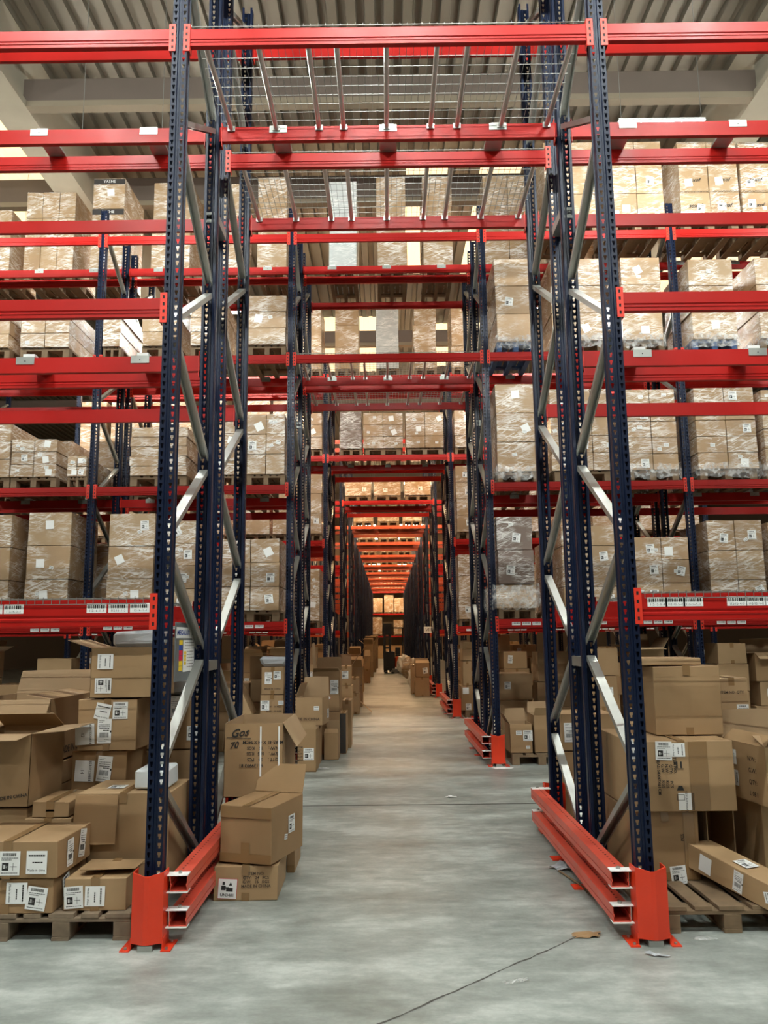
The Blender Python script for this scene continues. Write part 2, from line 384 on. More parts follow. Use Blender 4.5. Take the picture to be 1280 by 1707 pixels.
# ------------------------------------------------------------------ rack uprights
PH = 8.03
def post_mesh(holes=True):
    b = MB(); h2 = .025; wc = .019
    cx = (-.030, .030)
    z0, z1 = .05, 8.0; nz = int((z1-z0)/.05)
    segs = [(-.05, -.049)]
    for c in cx:
        if holes:
            for k in range(nz):
                z = z0+h2+k*.05
                outer = [(-wc, h2), (wc, h2), (wc, 0), (wc, -.01), (wc, -h2), (-wc, -h2), (-wc, -.01), (-wc, 0)]
                inner = [(-.0095, .014), (.0095, .014), (.0095, .001), (.0052, -.004), (.0052, -.016), (-.0052, -.016), (-.0052, -.004), (-.0095, .001)]
                vs = [(c+x, 0, z+y) for x, y in outer]+[(c+x, 0, z+y) for x, y in inner]
                b.add(vs, [(i, i+8, (i+1) % 8+8, (i+1) % 8) for i in range(8)], 'navy')
            for (a_, e_) in ((0, z0), (z0+nz*.05, PH)): b.quad((c-wc, 0, a_), (c+wc, 0, a_), (c+wc, 0, e_), (c-wc, 0, e_), 'navy')
        else: b.quad((c-wc, 0, 0), (c+wc, 0, 0), (c+wc, 0, PH), (c-wc, 0, PH), 'navy')
    prof = [(-.011, 0), (-.007, .007), (.007, .007), (.011, 0)]
    for (xa, ya), (xb, yb) in zip(prof, prof[1:]): b.quad((xa, ya, 0), (xb, yb, 0), (xb, yb, PH), (xa, ya, PH), 'navy')
    side = [(.049, 0), (.05, .001), (.05, .045), (.042, .055), (.042, .075), (.05, .08), (.05, .085), (.03, .085)]
    for s in (-1, 1):
        for (xa, ya), (xb, yb) in zip(side, side[1:]): b.quad((s*xa, ya, 0), (s*xb, yb, 0), (s*xb, yb, PH), (s*xa, ya, PH), 'navy')
    return b.mesh('post')
POST, POSTF = post_mesh(), post_mesh(False)
def channel(L):
    b = MB(); t = .0025; w, h = .060, .038
    prof = [(-w/2, 0), (w/2, 0), (w/2, h), (w/2-.01, h), (w/2-.01, h-t), (w/2-t, h-t), (w/2-t, t), (-w/2+t, t), (-w/2+t, h-t), (-w/2+.01, h-t), (-w/2+.01, h), (-w/2, h)]
    prof = [(-x, h-z) for x, z in prof]
    vs = [(x, 0, z) for x, z in prof]+[(x, L, z) for x, z in prof]; n = len(prof)
    b.add(vs, [(i, n+i, n+(i+1) % n, (i+1) % n) for i in range(n)]+[tuple(range(n)), tuple(reversed(range(n, 2*n)))], 'galv')
    return b.mesh('brace')
PITCHB = 1.385
YF, YB = -.47, .47
ang = math.atan2(.58, .94); LB = math.hypot(.58, .94)
BRACE = channel(LB)
NODE_F0, NODE_R0 = .88, .19
def footplate():
    b = MB(); b.box(-.07, .07, -.01, .12, 0, .008, 'galv'); b.box(-.055, -.051, 0, .09, .008, .12, 'galv'); b.box(.051, .055, 0, .09, .008, .12, 'galv'); b.tube((0, .1, 0), (0, .1, .03), .01, 'galv', 6)
    return b.mesh('foot_plate')
FOOT = footplate()
def far_upright():
    b = MB()
    for y0 in (-.55, .465): b.box(-.05, .05, y0, y0+.085, 0, PH, 'navy')
    for k in range(-1, 6):
        zr, zf = NODE_R0+k*PITCHB, NODE_F0+k*PITCHB
        for (ya, za, yb, zb) in ((YF, zf+.05, YB, zr+PITCHB-.05), (YB, zr+.05, YF, zf-.05)):
            if min(za, zb) < 0 or max(za, zb) > PH: continue
            d = Vector((0, yb-ya, zb-za)); L = d.length; mtx = Matrix.Translation((0, ya, za)) @ Matrix.Rotation(math.atan2(zb-za, yb-ya), 4, 'X')
            b.box(-.024, .024, 0, L, -.016, .016, 'galv', mtx)
    return b.mesh('far_upright')
FARU = far_upright()
SPANX = [4, 6, 8, 6, 6] + [4]*7         # posts per rack by row
UP = {}
def side_word(x): return 'left' if x < 0 else 'right'
def col_words(x):
    k = int(round((abs(x)-1.4)/2.8))
    return '%s upright %s of the aisle' % (ORD[k+1], side_word(x))
def row_words(r, rack): return '%s rack row%s' % (ORD[r+1], ', back rack' if rack else ', front rack')
def build_uprights():
    proto = None
    for r in range(12):
        for rack in (0, 1):
            n = SPANX[r]; yc = plane_y(r, rack, 0)+RD/2
            for i in range(n):
                x = -1.4-(n//2-1)*2.8+i*2.8
                lab = 'navy perforated %s, %s' % (col_words(x), row_words(r, rack))
                if r >= 5:
                    o = ob('rack_upright', FARU, None, (x, yc, 0), (0, 0, math.pi if rack else 0)); tag(o, lab, 'rack upright', 'far rack uprights'); continue
                if proto is None:
                    proto = thing('rack_upright', lab, 'rack upright')
                    ob('post', POST, proto, (0, -.55, 0)); ob('post', POST, proto, (0, .55, 0), (0, 0, math.pi))
                    ob('foot_plate', FOOT, proto, (0, -.55, 0)); ob('foot_plate', FOOT, proto, (0, .55, 0), (0, 0, math.pi))
                    for k in range(-1, 6):
                        zr, zf = NODE_R0+k*PITCHB, NODE_F0+k*PITCHB
                        if zf > 0 and zr+PITCHB < PH: ob('brace', BRACE, proto, (0, YF, zf+.055), (ang, 0, 0))
                        if zr >= .1 and zf < PH: ob('brace', BRACE, proto, (0, YB, zr+.045), (ang, 0, math.pi))
                    o = proto
                else: o = copy_tree(proto)
                o.location = (x, yc, 0); o.rotation_euler = (0, 0, math.pi if rack else 0)
                tag(o, lab, 'rack upright', 'rack uprights'); UP[(r, rack, round(x, 1))] = o
build_uprights()

# ------------------------------------------------------------------ beams
def beam_mesh(h, L=2.7, mat='red'):
    b = MB()
    prof = [(0, h), (0, h*.40), (.006, h*.36), (.006, h*.30), (.0, h*.27), (0, h*.20), (.004, h*.17), (.004, 0), (.045, 0), (.045, h)]
    b.prism(prof, -L/2, L/2, mat); return fixn(b.mesh('beam'))
def clip_mesh(h):
    b = MB(); H = max(.2, h+.06); z1 = h+.035; z0 = z1-H
    # plate made of strips around four slots
    x0, x1 = -.022, .022; sl = [z0+H*(.15+.235*i) for i in range(4)]
    zz = z0
    for s in sl:
        b.box(x0, x1, -.006, -.002, zz, s-.011, 'clip'); b.box(x0, -.006, -.006, -.002, s-.011, s+.011, 'clip'); b.box(.008, x1, -.006, -.002, s-.011, s+.011, 'clip')
        b.box(-.006, .008, -.003, -.002, s-.011, s+.011, 'dark'); zz = s+.011
    b.box(x0, x1, -.006, -.002, zz, z1, 'clip')
    b.box(-.022, -.018, -.004, .05, z0, z1, 'clip')
    return b.mesh('beam_clip')
_bm = {}
def bm_for(h):
    if h not in _bm: _bm[h] = (beam_mesh(h), clip_mesh(h))
    return _bm[h]
BARS = {}
def bay_words(bay):
    return 'over the aisle' if bay == 0 else '%s bay %s of the aisle' % (ORD[abs(bay)], 'left' if bay < 0 else 'right')
def build_beams():
    obm = beam_mesh(.122, 2.7, 'orange')
    def add(r, rack, back, bay, lv, parts=True):
        h = (.155 if (r, rack, back) == (0, 0, 0) else .115) if lv == 1 else .122
        bmz, cl = bm_for(h)
        y = plane_y(r, rack, back); x = bay*2.8; z = LV[lv]-h
        lab = '%s %s level beam, %s, %s row, %s rack %s side' % ('orange' if r >= 4 else 'red', ORD[lv], bay_words(bay), ORD[r+1], 'back' if rack else 'front', 'rear' if back else 'near')
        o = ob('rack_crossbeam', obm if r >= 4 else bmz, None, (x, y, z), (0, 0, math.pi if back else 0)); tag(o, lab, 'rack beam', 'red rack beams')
        if parts:
            for s in (-1, 1):
                c_ = ob('beam_clip', cl, o, (s*1.352, -.0, 0), (0, 0, 0), None, 'brighter red slotted end clip')
                if s < 0: c_.scale = (-1, 1, 1)
        BARS[(r, rack, back, bay, lv)] = o
    for r in range(4):
        nb = {0: 1, 1: 2, 2: 2, 3: 1}[r]
        for rack in (0, 1):
            for back in (0, 1):
                for bay in range(-nb, nb+1):
                    for lv in (1, 2, 3, 4):
                        if bay == 0 and lv < 3: continue
                        add(r, rack, back, bay, lv, r < 3 or bay == 0)
    for bay in (-3, 3):
        for lv in (1, 2): add(2, 0, 0, bay, lv)
    for bay in (-2, 2):
        for lv in (1, 2): add(3, 0, 0, bay, lv)
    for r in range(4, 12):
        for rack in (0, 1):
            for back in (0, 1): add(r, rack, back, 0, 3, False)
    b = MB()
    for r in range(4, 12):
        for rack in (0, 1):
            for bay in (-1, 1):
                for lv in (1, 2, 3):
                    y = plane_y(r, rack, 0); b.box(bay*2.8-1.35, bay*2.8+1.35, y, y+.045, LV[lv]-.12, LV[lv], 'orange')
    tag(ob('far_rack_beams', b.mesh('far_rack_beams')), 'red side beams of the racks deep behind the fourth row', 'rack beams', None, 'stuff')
build_beams()

def barcode_label(w, h, seed):
    b = MB(); rd = random.Random(seed); b.box(-w/2, w/2, -.0006, 0, -h/2, h/2, 'paper')
    x = -w/2+w*.08
    while x < w/2-w*.1:
        q = rd.choice((.004, .006, .009))*w*8; b.quad((x, -.0012, -h*.02), (min(x+q, w*.44), -.0012, -h*.02), (min(x+q, w*.44), -.0012, h*.36), (x, -.0012, h*.36), 'ink'); x += q+rd.choice((.004, .007))*w*8
    return b.mesh('barcode_label')
BCL = [barcode_label(.118, .056, s) for s in range(3)]
def beam_labels():
    def put(bar, xs, texts, front=True):
        for i, (x, tx) in enumerate(zip(xs, texts)):
            l = ob('barcode_label', BCL[i % 3], bar, (x-bar.location.x, -.0005, .105))
            ob('lettering', text_mesh(tx, .018), l, (0, -.0016, -.016))
    yb = plane_y(0, 0, 0)
    X = lambda px: at(px, 1015, Y=yb).x
    put(BARS[(0, 0, 0, -1, 1)], [X(p) for p in (233, 197, 161, 23, -12)], ['112-16- 1 -1', '112-16- 1 -2', '112-16- 1 -3', '112-16- 2 -1', '112-16- 2 -2'])
    put(BARS[(0, 0, 0, 1, 1)], [X(p) for p in (1096, 1126, 1156, 1229, 1261, 1293)], ['112-12- 5 -3', '112-12- 5 -2', '112-12- 5 -1', '112-12- 4 -3', '112-12- 4 -2', '112-12- 4 -1'])
    for (r, rack) in ((1, 0), (1, 1), (2, 0), (3, 0)):
        for bay in (-2, -1, 1, 2):
            bar = BARS.get((r, rack, 0, bay, 1))
            if not bar: continue
            k = 0
            for c in (-.95, -.05, .85):
                for d_ in (-.14, 0, .14):
                    x = c+d_
                    l = ob('barcode_label', BCL[k % 3], bar, (x, -.0005, .034 if abs(bay) > 1 or r > 1 else .05), (0, 0, 0), (1, 1, .75)); k += 1
    yb = plane_y(1, 0, 0)
beam_labels()

# galvanised plates bridging the back to back beams
def build_plates():
    b = MB(); d0, d1 = -.046, GAP+.046
    b.box(-.07, .07, d0-.004, d1+.004, 0, .004, 'galv')
    b.box(-.045, .045, .01, GAP-.01, .004, .048, 'paper'); b.box(-.07, .07, .01, GAP-.01, .004, .02, 'galv')
    b.box(-.07, .07, d0-.004, d0-.001, -.055, 0, 'galv'); b.box(-.07, .07, d1+.001, d1+.004, -.055, 0, 'galv')
    b.tube((0, d0-.0055, -.03), (0, d0-.004, -.03), .005, 'dark', 6)
    me = b.mesh('bridge_plate')
    for r in (0, 1, 2):
        for bay in range(-(1 if r == 0 else 2), (2 if r == 0 else 3)):
            for lv in (1, 2, 3, 4):
                if bay == 0 and lv < 3: continue
                if r == 2 and (abs(bay) > 1 or lv < 2): continue
                for i, dx in enumerate((-.88, 0, .88)):
                    o = ob('bridge_plate', me, None, (bay*2.8+dx, plane_y(r, 0, 1), LV[lv]+.001))
                    tag(o, 'galvanised bridge plate, %s, %s level, %s, %s row' % (('leftmost', 'middle', 'rightmost')[i], ORD[lv], bay_words(bay), ORD[r+1]), 'metal plate', 'galvanised bridge plates')
build_plates()

# wire decks and support tubes
def deck_mesh(x0, x1, dy, lip):
    b = MB(); x = x0; r = .0013
    while x <= x1+.001:
        b.box(x-r, x+r, -.006, dy+.004, .003, .007, 'wire'); b.box(x-r, x+r, -.008, -.004, -lip, .018, 'wire'); x += .05
    y = 0.0
    while y <= dy:
        b.box(x0, x1, y-r, y+r, .007, .011, 'wire'); y += .10
    b.box(x0, x1, -.010, -.006, -lip, -lip+.004, 'wire')
    return b.mesh('wire_deck')
def build_decks():
    TX = [-1.255, -.895, -.552, -.356, -.012, .34, .552, .902, 1.268]
    for r in (0, 1):
        for rack in (0, 1):
            y0 = plane_y(r, rack, 0)
            o = ob('wire_deck', deck_mesh(-1.32, 1.32, RD, -.0), None, (0, y0, LV[3]+.006))
            tag(o, 'welded wire mesh deck spanning the aisle, %s, third level' % row_words(r, rack), 'wire deck', 'wire decks')
            for i, x in enumerate(TX):
                b = MB(); b.tube((0, .05, 0), (0, RD-.05, 0), .019, 'steel', 10)
                b.box(-.03, .03, .0, .06, .0205, .0225, 'steel'); b.box(-.03, .03, RD-.06, RD, .0205, .0225, 'steel'); b.box(-.03, .03, .046, .058, -.02, .02, 'steel'); b.box(-.03, .03, RD-.058, RD-.046, -.02, .02, 'steel')
                o = ob('support_tube', b.mesh('support_tube'), None, (x, y0, LV[3]-.02))
                tag(o, '%s steel tube under the wire deck, third level, %s' % (ORD[i+1], row_words(r, rack)), 'support tube', 'deck support tubes')
    for bay in (-1, 1):
        for rack in (0, 1):
            o = ob('wire_deck', deck_mesh(-1.31, 1.31, RD, .028), None, (bay*2.8, plane_y(0, rack, 0), LV[1]))
            tag(o, 'wire deck, lowest level, %s, %s' % (bay_words(bay), row_words(0, rack)), 'wire deck', 'wire decks')
build_decks()

# ------------------------------------------------------------------ post protectors and floor guard rails
def protector_mesh():
    b = MB(); t = .005; H = .385; zb = .035
    prof = [(-.090, .10), (-.087, .0), (-.012, -.035), (.012, -.035), (.087, .0), (.090, .10)]
    pin = [(-.084, .10), (-.081, .006), (-.010, -.028), (.010, -.028), (.081, .006), (.084, .10)]
    n = len(prof)
    vs = [(x, y, zb) for x, y in prof]+[(x, y, H+(.02 if abs(x) > .08 else .006)) for x, y in prof]+[(x, y, zb) for x, y in pin]+[(x, y, H+(.02 if abs(x) > .08 else .006)) for x, y in pin]
    fs = []
    for i in range(n-1):
        fs += [(i, i+1, n+i+1, n+i), (2*n+i, 3*n+i, 3*n+i+1, 2*n+i+1), (n+i, n+i+1, 3*n+i+1, 3*n+i), (i, 2*n+i, 2*n+i+1, i+1)]
    fs += [(0, n, 3*n, 2*n), (n-1, 3*n-1, 4*n-1, 2*n-1)]
    b.add(vs, fs, 'guard')
    for s in (-1, 1):
        b.box(s*.088-.003, s*.088+.003, .0, .13, .0, .06, 'guard')
    return fixn(b.mesh('shield'))
PROT = protector_mesh()
def prot_foot(s):
    b = MB(); x0, x1 = (.086, .14) if s > 0 else (-.14, -.086)
    b.box(x0, x1, -.03, .14, 0, .006, 'guard'); b.tube(((x0+x1)/2, -.005, .006), ((x0+x1)/2, -.005, .016), .009, 'galv', 6); b.tube(((x0+x1)/2, .11, .006), ((x0+x1)/2, .11, .016), .009, 'galv', 6)
    return b.mesh('foot_flange')
def build_guards():
    pf = {s: prot_foot(s) for s in (-1, 1)}
    bb = MB(); bb.box(-.04, .04, .0, .07, 0, .03, 'galv'); bp = bb.mesh('base_block')
    for r in range(0, 5):
        for s in (-1, 1):
            for rack in (0, 1):
                y = plane_y(r, 0, 0)-.095 if rack == 0 else plane_y(r, 1, 1)+.095
                t = thing('post_protector', 'orange-red post protector bolted to the floor, %s of the aisle, %s end, %s row' % (('left', 'right')[s > 0], 'near' if rack == 0 else 'far', ORD[r+1]), 'post protector', (1.40*s, y, 0), math.pi if rack else 0, 'post protectors')
                ob('shield', PROT, t); ob('foot_flange', pf[-1], t); ob('foot_flange', pf[1], t); ob('base_block', bp, t, (0, -.03, 0), label='grey steel base block')
            # two floor rails tying the protectors together on the aisle side
            y0, y1 = plane_y(r, 0, 0)-.03, plane_y(r, 1, 1)+.03
            t = thing('guard_rail', 'two-bar worn red floor guard rail, %s edge of the aisle, %s rack row' % (('left', 'right')[s > 0], ORD[r+1]), 'guard rail', (1.245*s, y0, 0), 0, 'floor guard rails')
            L = y1-y0
            for z in (.10, .285):
                b = MB(); w_, h_ = .05, .085; tt = .004
                # hollow bar with creases and a dotted row of holes on top
                b.box(-w_, w_, 0, L, z+h_-tt, z+h_, 'railred'); b.box(-w_, w_, 0, L, z, z+tt, 'railred')
                for q in (-1, 1):
                    b.box(q*w_-(tt if q > 0 else 0), q*w_+(tt if q < 0 else 0), 0, L, z+tt, z+h_*.36, 'railred'); b.box(q*w_-(tt if q > 0 else 0), q*w_+(tt if q < 0 else 0), 0, L, z+h_*.42, z+h_-tt, 'railred')
                    b.box(q*(w_-.007)-.002, q*(w_-.007)+.002, 0, L, z+h_*.3, z+h_*.5, 'railred')
                k = .05
                while k < L-.02:
                    b.box(.012*s-.005, .012*s+.005, k-.006, k+.006, z+h_, z+h_+.0006, 'dark'); k += .05
                ob('rail', b.mesh('rail'), t)
                for ye in (0, L-.07):
                    b = MB(); b.box(-.052, .13 if s > 0 else .052, ye-.012, ye+.06, z+h_+.0, z+h_+.005, 'paper') if s > 0 else b.box(-.13, .052, ye-.012, ye+.06, z+h_, z+h_+.005, 'paper')
                    x0_, x1_ = (-.052, .10) if s > 0 else (-.10, .052)
                    b.box(x0_, x1_, ye-.012, ye+.06, z-.006, z-.001, 'paper'); b.tube((0, ye+.03, z+h_+.005), (0, ye+.03, z+h_+.018), .012, 'galv', 6)
                    ob('bracket', b.mesh('bracket'), t, label='cream coated end bracket')
            for ye in (L*.36, L*.64):
                b = MB(); b.box(-.06, .06, ye, ye+.12, 0, .006, 'guard'); b.box(.05*s-.004, .05*s+.004, ye+.03, ye+.09, .006, .28, 'guard'); ob('stand_foot', b.mesh('stand_foot'), t)
build_guards()
def build_spacers():
    b = MB(); b.box(-.045, .045, 0, GAP, -.035, .035, 'galv'); b.box(-.05, .05, -.004, .0, -.045, -.02, 'galv'); b.box(-.05, .05, -.004, .0, .02, .045, 'galv'); me = b.mesh('row_spacer')
    for r in range(3):
        for s in (-1, 1):
            for z in (1.50, 5.0):
                o = ob('row_spacer', me, None, (1.40*s, plane_y(r, 0, 1), z)); tag(o, 'short galvanised spacer tying back-to-back posts, %s of the aisle, %s row, %s' % (side_word(s), ORD[r+1], 'at eye height' if z < 2 else 'high up'), 'row spacer', 'row spacers')
build_spacers()

# ------------------------------------------------------------------ labels and print on cartons
def label_design(kind, seed):
    rd = random.Random(seed); b = MB(); W_, H_ = {'ship': (.10, .11), 'origin': (.10, .105), 'tall': (.10, .17), 'small': (.06, .045), 'blank': (.10, .105)}[kind]
    b.box(-W_/2, W_/2, -.0008, 0, -H_/2, H_/2, 'paper'); y = -.0014
    def q(x0, x1, z0, z1, m='ink'): b.quad((x0, y, z0), (x1, y, z0), (x1, y, z1), (x0, y, z1), m)
    def line(z, h, x0=-.4, x1=.4, m='ink'):
        x = x0*W_
        while x < x1*W_:
            w_ = rd.uniform(.03, .12)*W_; q(x, min(x+w_, x1*W_), z-h/2, z+h/2, m); x += w_+.018*W_
    def bars(x0, x1, z0, z1):
        x = x0*W_
        while x < x1*W_:
            w_ = rd.choice((.01, .018, .026))*W_; q(x, x+w_, z0*H_, z1*H_); x += w_+rd.choice((.012, .02))*W_
    if kind == 'ship':
        bars(-.35, .3, .30, .43); line(.22*H_, .003); line(.14*H_, .003, -.4, .1)
        q(-.36*W_, -.04*W_, -.30*H_, .02*H_); q(-.30*W_, -.2*W_, -.22*H_, -.06*H_, 'paper'); q(-.17*W_, -.1*W_, -.2*H_, -.1*H_, 'paper')
        q(.02*W_, .36*W_, -.15*H_, -.13*H_); q(.17*W_, .19*W_, -.3*H_, .02*H_); line(-.40*H_, .003)
    elif kind == 'origin':
        line(.30*H_, .007); line(0, .006, -.2, .3)
    elif kind == 'tall':
        line(.42*H_, .003, -.4, .0); line(.36*H_, .003, -.4, -.1); line(.26*H_, .004); line(.18*H_, .004); line(.10*H_, .006, -.35, .35); line(.03*H_, .006, -.1, .35); bars(-.34, .32, -.26, -.06); q(.40*W_, .5*W_, -.06*H_, .02*H_); line(-.34*H_, .003, 0, .35); line(-.42*H_, .003, -.4, .2)
    elif kind == 'small':
        line(.2*H_, .005); line(-.2*H_, .005)
    return b.mesh('shipping_label')
LD = {k: [label_design(k, s) for s in range(2)] for k in ('ship', 'origin', 'tall', 'small', 'blank')}
LSZ = {'ship': (.10, .11), 'origin': (.10, .105), 'tall': (.10, .17), 'small': (.06, .045), 'blank': (.10, .105)}
_lc = [0]
def face_mtx(face, u, v, W_, Dp, H_):
    """place on a face: u, v run 0..1 along and up the face"""
    if face == 'f': return ((u-.5)*W_, -Dp/2-.0052, v*H_), (0, 0, 0)
    if face == 'r': return (W_/2+.0052, (u-.5)*Dp, v*H_), (0, 0, math.pi/2)
    if face == 'l': return (-W_/2-.0052, (.5-u)*Dp, v*H_), (0, 0, -math.pi/2)
    return ((u-.5)*W_, (v-.5)*Dp, H_+.0062), (-math.pi/2, 0, 0)
def put_label(o, dims, kind, face='f', u=.5, v=.5, rot=0, s=1.0, text=None):
    loc, r = face_mtx(face, u, v, *dims); _lc[0] += 1
    h = ob('shipping_label', LD[kind][_lc[0] % 2], o, loc, (0, 0, 0), (s, s, s))
    E_ = Euler(r).to_matrix() @ Euler((0, math.radians(rot), 0)).to_matrix(); h.rotation_euler = E_.to_euler()
    if kind == 'origin': ob('lettering', text_mesh('Made in china', .0155), h, (0, -.0016, -.035))
    if text:
        for (tx, sz, x, z, rt) in text: ob('lettering', text_mesh(tx, sz), h, (x, -.0016, z), (0, math.radians(rt), 0))
    return h
def put_text(o, dims, s, size, face='f', u=.5, v=.5, rot=0, mat='ink', shear=0, space=1, align='CENTER'):
    loc, r = face_mtx(face, u, v, *dims)
    h = ob('printed_lettering', text_mesh(s, size, mat, shear, align, space, size*.018), o, loc)
    h.rotation_euler = (Euler(r).to_matrix() @ Euler((0, math.radians(rot), 0)).to_matrix()).to_euler()
    return h
def put_mesh(o, dims, me, name, face='f', u=.5, v=.5, rot=0, label=None, s=1):
    loc, r = face_mtx(face, u, v, *dims); h = ob(name, me, o, loc, (0, 0, 0), (s, s, s), label)
    h.rotation_euler = (Euler(r).to_matrix() @ Euler((0, math.radians(rot), 0)).to_matrix()).to_euler(); return h

# ------------------------------------------------------------------ cartons
def carton_mesh(W_, Dp, H_, mat='card', seed=0, tape=True, jit=.004, along='y'):
    rd = random.Random(seed); b = MB()
    b.cbox(-W_/2, W_/2, -Dp/2, Dp/2, 0, H_, mat, .0035, jit, rd)
    e = jit*1.0+.001
    if tape:
        tw = .025
        if along == 'y':
            b.quad((-.0015, -Dp/2+.01, H_+e), (.0015, -Dp/2+.01, H_+e), (.0015, Dp/2-.01, H_+e), (-.0015, Dp/2-.01, H_+e), 'seam')
            b.box(-tw, tw, -Dp/2-.0006, Dp/2, H_+e, H_+e+.0006, 'tape')
            b.box(-tw, tw, -Dp/2-e-.0006, -Dp/2-e, H_-.06, H_+e, 'tape'); b.box(-tw, tw, -Dp/2-e-.0006, -Dp/2-e, 0, .05, 'tape')
        else:
            b.box(-W_/2, W_/2, -tw, tw, H_+e, H_+e+.0006, 'tape'); b.box(W_/2+e, W_/2+e+.0006, -tw, tw, H_-.06, H_+e, 'tape')
            b.box(-W_/2-e-.0006, -W_/2-e, -tw, tw, H_-.06, H_+e, 'tape')
    return b.mesh('carton')
_cs = [0]
TOP = {}
def carton(label, x, y, z, W_, Dp, H_, rz=0, mat='card', group=None, tape=True, jit=.004, along='y', name='carton', cat='carton'):
    """x, y: centre of the base"""
    _cs[0] += 1
    o = ob(name, carton_mesh(W_, Dp, H_, mat, _cs[0], tape, jit, along), None, (x, y, z), (0, 0, rz))
    tag(o, label, cat, group); return o, (W_, Dp, H_)
def wall(b, W_, H_, t=.004, mat='card', inner='inner'):
    b.box(-W_/2, W_/2, -t/2, 0, 0, H_, mat); b.box(-W_/2, W_/2, 0, t/2, 0, H_, inner)
def open_carton(label, x, y, z, W_, Dp, H_, rz=0, flaps=None, group=None, mat='card', rx=0):
    """flaps: side -> (angle from upright, outward positive, in degrees; length; fraction of the side kept)"""
    b = MB(); t = .006; e = .0
    b.box(-W_/2, W_/2, -Dp/2, Dp/2, 0, t, mat)
    for (x0, x1, y0, y1) in ((-W_/2, W_/2, -Dp/2, -Dp/2+t/2), (-W_/2, W_/2, Dp/2-t/2, Dp/2), (-W_/2, -W_/2+t/2, -Dp/2, Dp/2), (W_/2-t/2, W_/2, -Dp/2, Dp/2)): b.box(x0, x1, y0, y1, 0, H_, mat)
    i = t/2
    b.box(-W_/2+i, W_/2-i, -Dp/2+i, -Dp/2+t, t, H_, 'inner'); b.box(-W_/2+i, W_/2-i, Dp/2-t, Dp/2-i, t, H_, 'inner'); b.box(-W_/2+i, -W_/2+t, -Dp/2+t, Dp/2-t, t, H_, 'inner'); b.box(W_/2-t, W_/2-i, -Dp/2+t, Dp/2-t, t, H_, 'inner')
    o = ob('open_carton', b.mesh('open_carton'), None, (x, y, z), (rx, 0, rz)); tag(o, label, 'carton', group)
    for sd, (an, ln, *fr) in (flaps or {}).items():
        wd = (W_ if sd in 'fb' else Dp)*.995; f0, f1 = fr if fr else (0, 1)
        fb = MB(); t2 = .004; c = .012
        x0, x1 = -wd/2+wd*f0, -wd/2+wd*f1
        v = [(x0, 0), (x1, 0), (x1-c, ln*.97), ((x0+x1)/2, ln), (x0+c, ln)]
        n = len(v); vs = [(p, -t2/2, q) for p, q in v]+[(p, t2/2, q) for p, q in v]
        fb.add(vs, [tuple(range(n))], mat); fb.add(vs, [tuple(reversed(range(n, 2*n)))], 'inner')
        fb.add(vs, [(k, n+k, n+(k+1) % n, (k+1) % n) for k in range(n)], 'inner')
        me = fb.mesh('flap')
        pos, rr = {'f': ((0, -Dp/2, H_), 0), 'b': ((0, Dp/2, H_), math.pi), 'l': ((-W_/2, 0, H_), -math.pi/2), 'r': ((W_/2, 0, H_), math.pi/2)}[sd]
        h = ob('flap', me, o, pos); h.rotation_euler = (Matrix.Rotation(rr, 3, 'Z') @ Matrix.Rotation(math.radians(an), 3, 'X')).to_euler()
    return o, (W_, Dp, H_)

# ------------------------------------------------------------------ pallets
def pallet_meshes(mat='wood'):
    out = {}
    for nm, dm in (('outer_board', (.145, 1.2, .022)), ('inner_board', (.10, 1.2, .022)), ('stringer', (.8, .145, .022)), ('block', (.10, .145, .078)), ('skid', (.10, 1.2, .022))):
        b = MB(); rd = random.Random(len(nm)); b.cbox(-dm[0]/2, dm[0]/2, -dm[1]/2, dm[1]/2, 0, dm[2], mat, .002, .002, rd); out[nm] = b.mesh(nm)
    return out
PM = pallet_meshes('wood'); PG = pallet_meshes('greywood')
def pallet(label, x, y, z=0, detail=True, group='wooden pallets', mat='wood'):
    """y: centre; the short side faces the camera"""
    P_ = PM if mat == 'wood' else PG
    if not detail:
        if mat not in pallet.cache:
            b = MB()
            for q, wd in ((-.3275, .145), (-.165, .10), (0, .145), (.165, .10), (.3275, .145)): b.box(q-wd/2, q+wd/2, -.6, .6, .122, .144, mat)
            for q in (-.5275, 0, .5275):
                b.box(-.4, .4, q-.07, q+.07, .10, .122, mat)
                for u in (-.35, 0, .35): b.box(u-.05, u+.05, q-.07, q+.07, .022, .10, mat)
            for u in (-.35, 0, .35): b.box(u-.05, u+.05, -.6, .6, 0, .022, mat)
            pallet.cache[mat] = b.mesh('pallet')
        return tag(ob('pallet', pallet.cache[mat], None, (x, y, z)), label, 'pallet', group)
    t = thing('pallet', label, 'pallet', (x, y, z), 0, group)
    for q, nm in ((-.3275, 'outer_board'), (-.165, 'inner_board'), (0, 'outer_board'), (.165, 'inner_board'), (.3275, 'outer_board')): ob('deck_board', P_[nm], t, (q, random.uniform(-.006, .006), .122), (0, 0, random.uniform(-.006, .006)))
    for q in (-.5275, 0, .5275):
        ob('stringer_board', P_['stringer'], t, (0, q, .10))
        for u in (-.35, 0, .35): ob('block', P_['block'], t, (u, q, .022))
    for u in (-.35, 0, .35): ob('skid_board', P_['skid'], t, (u, 0, 0))
    return t
pallet.cache = {}

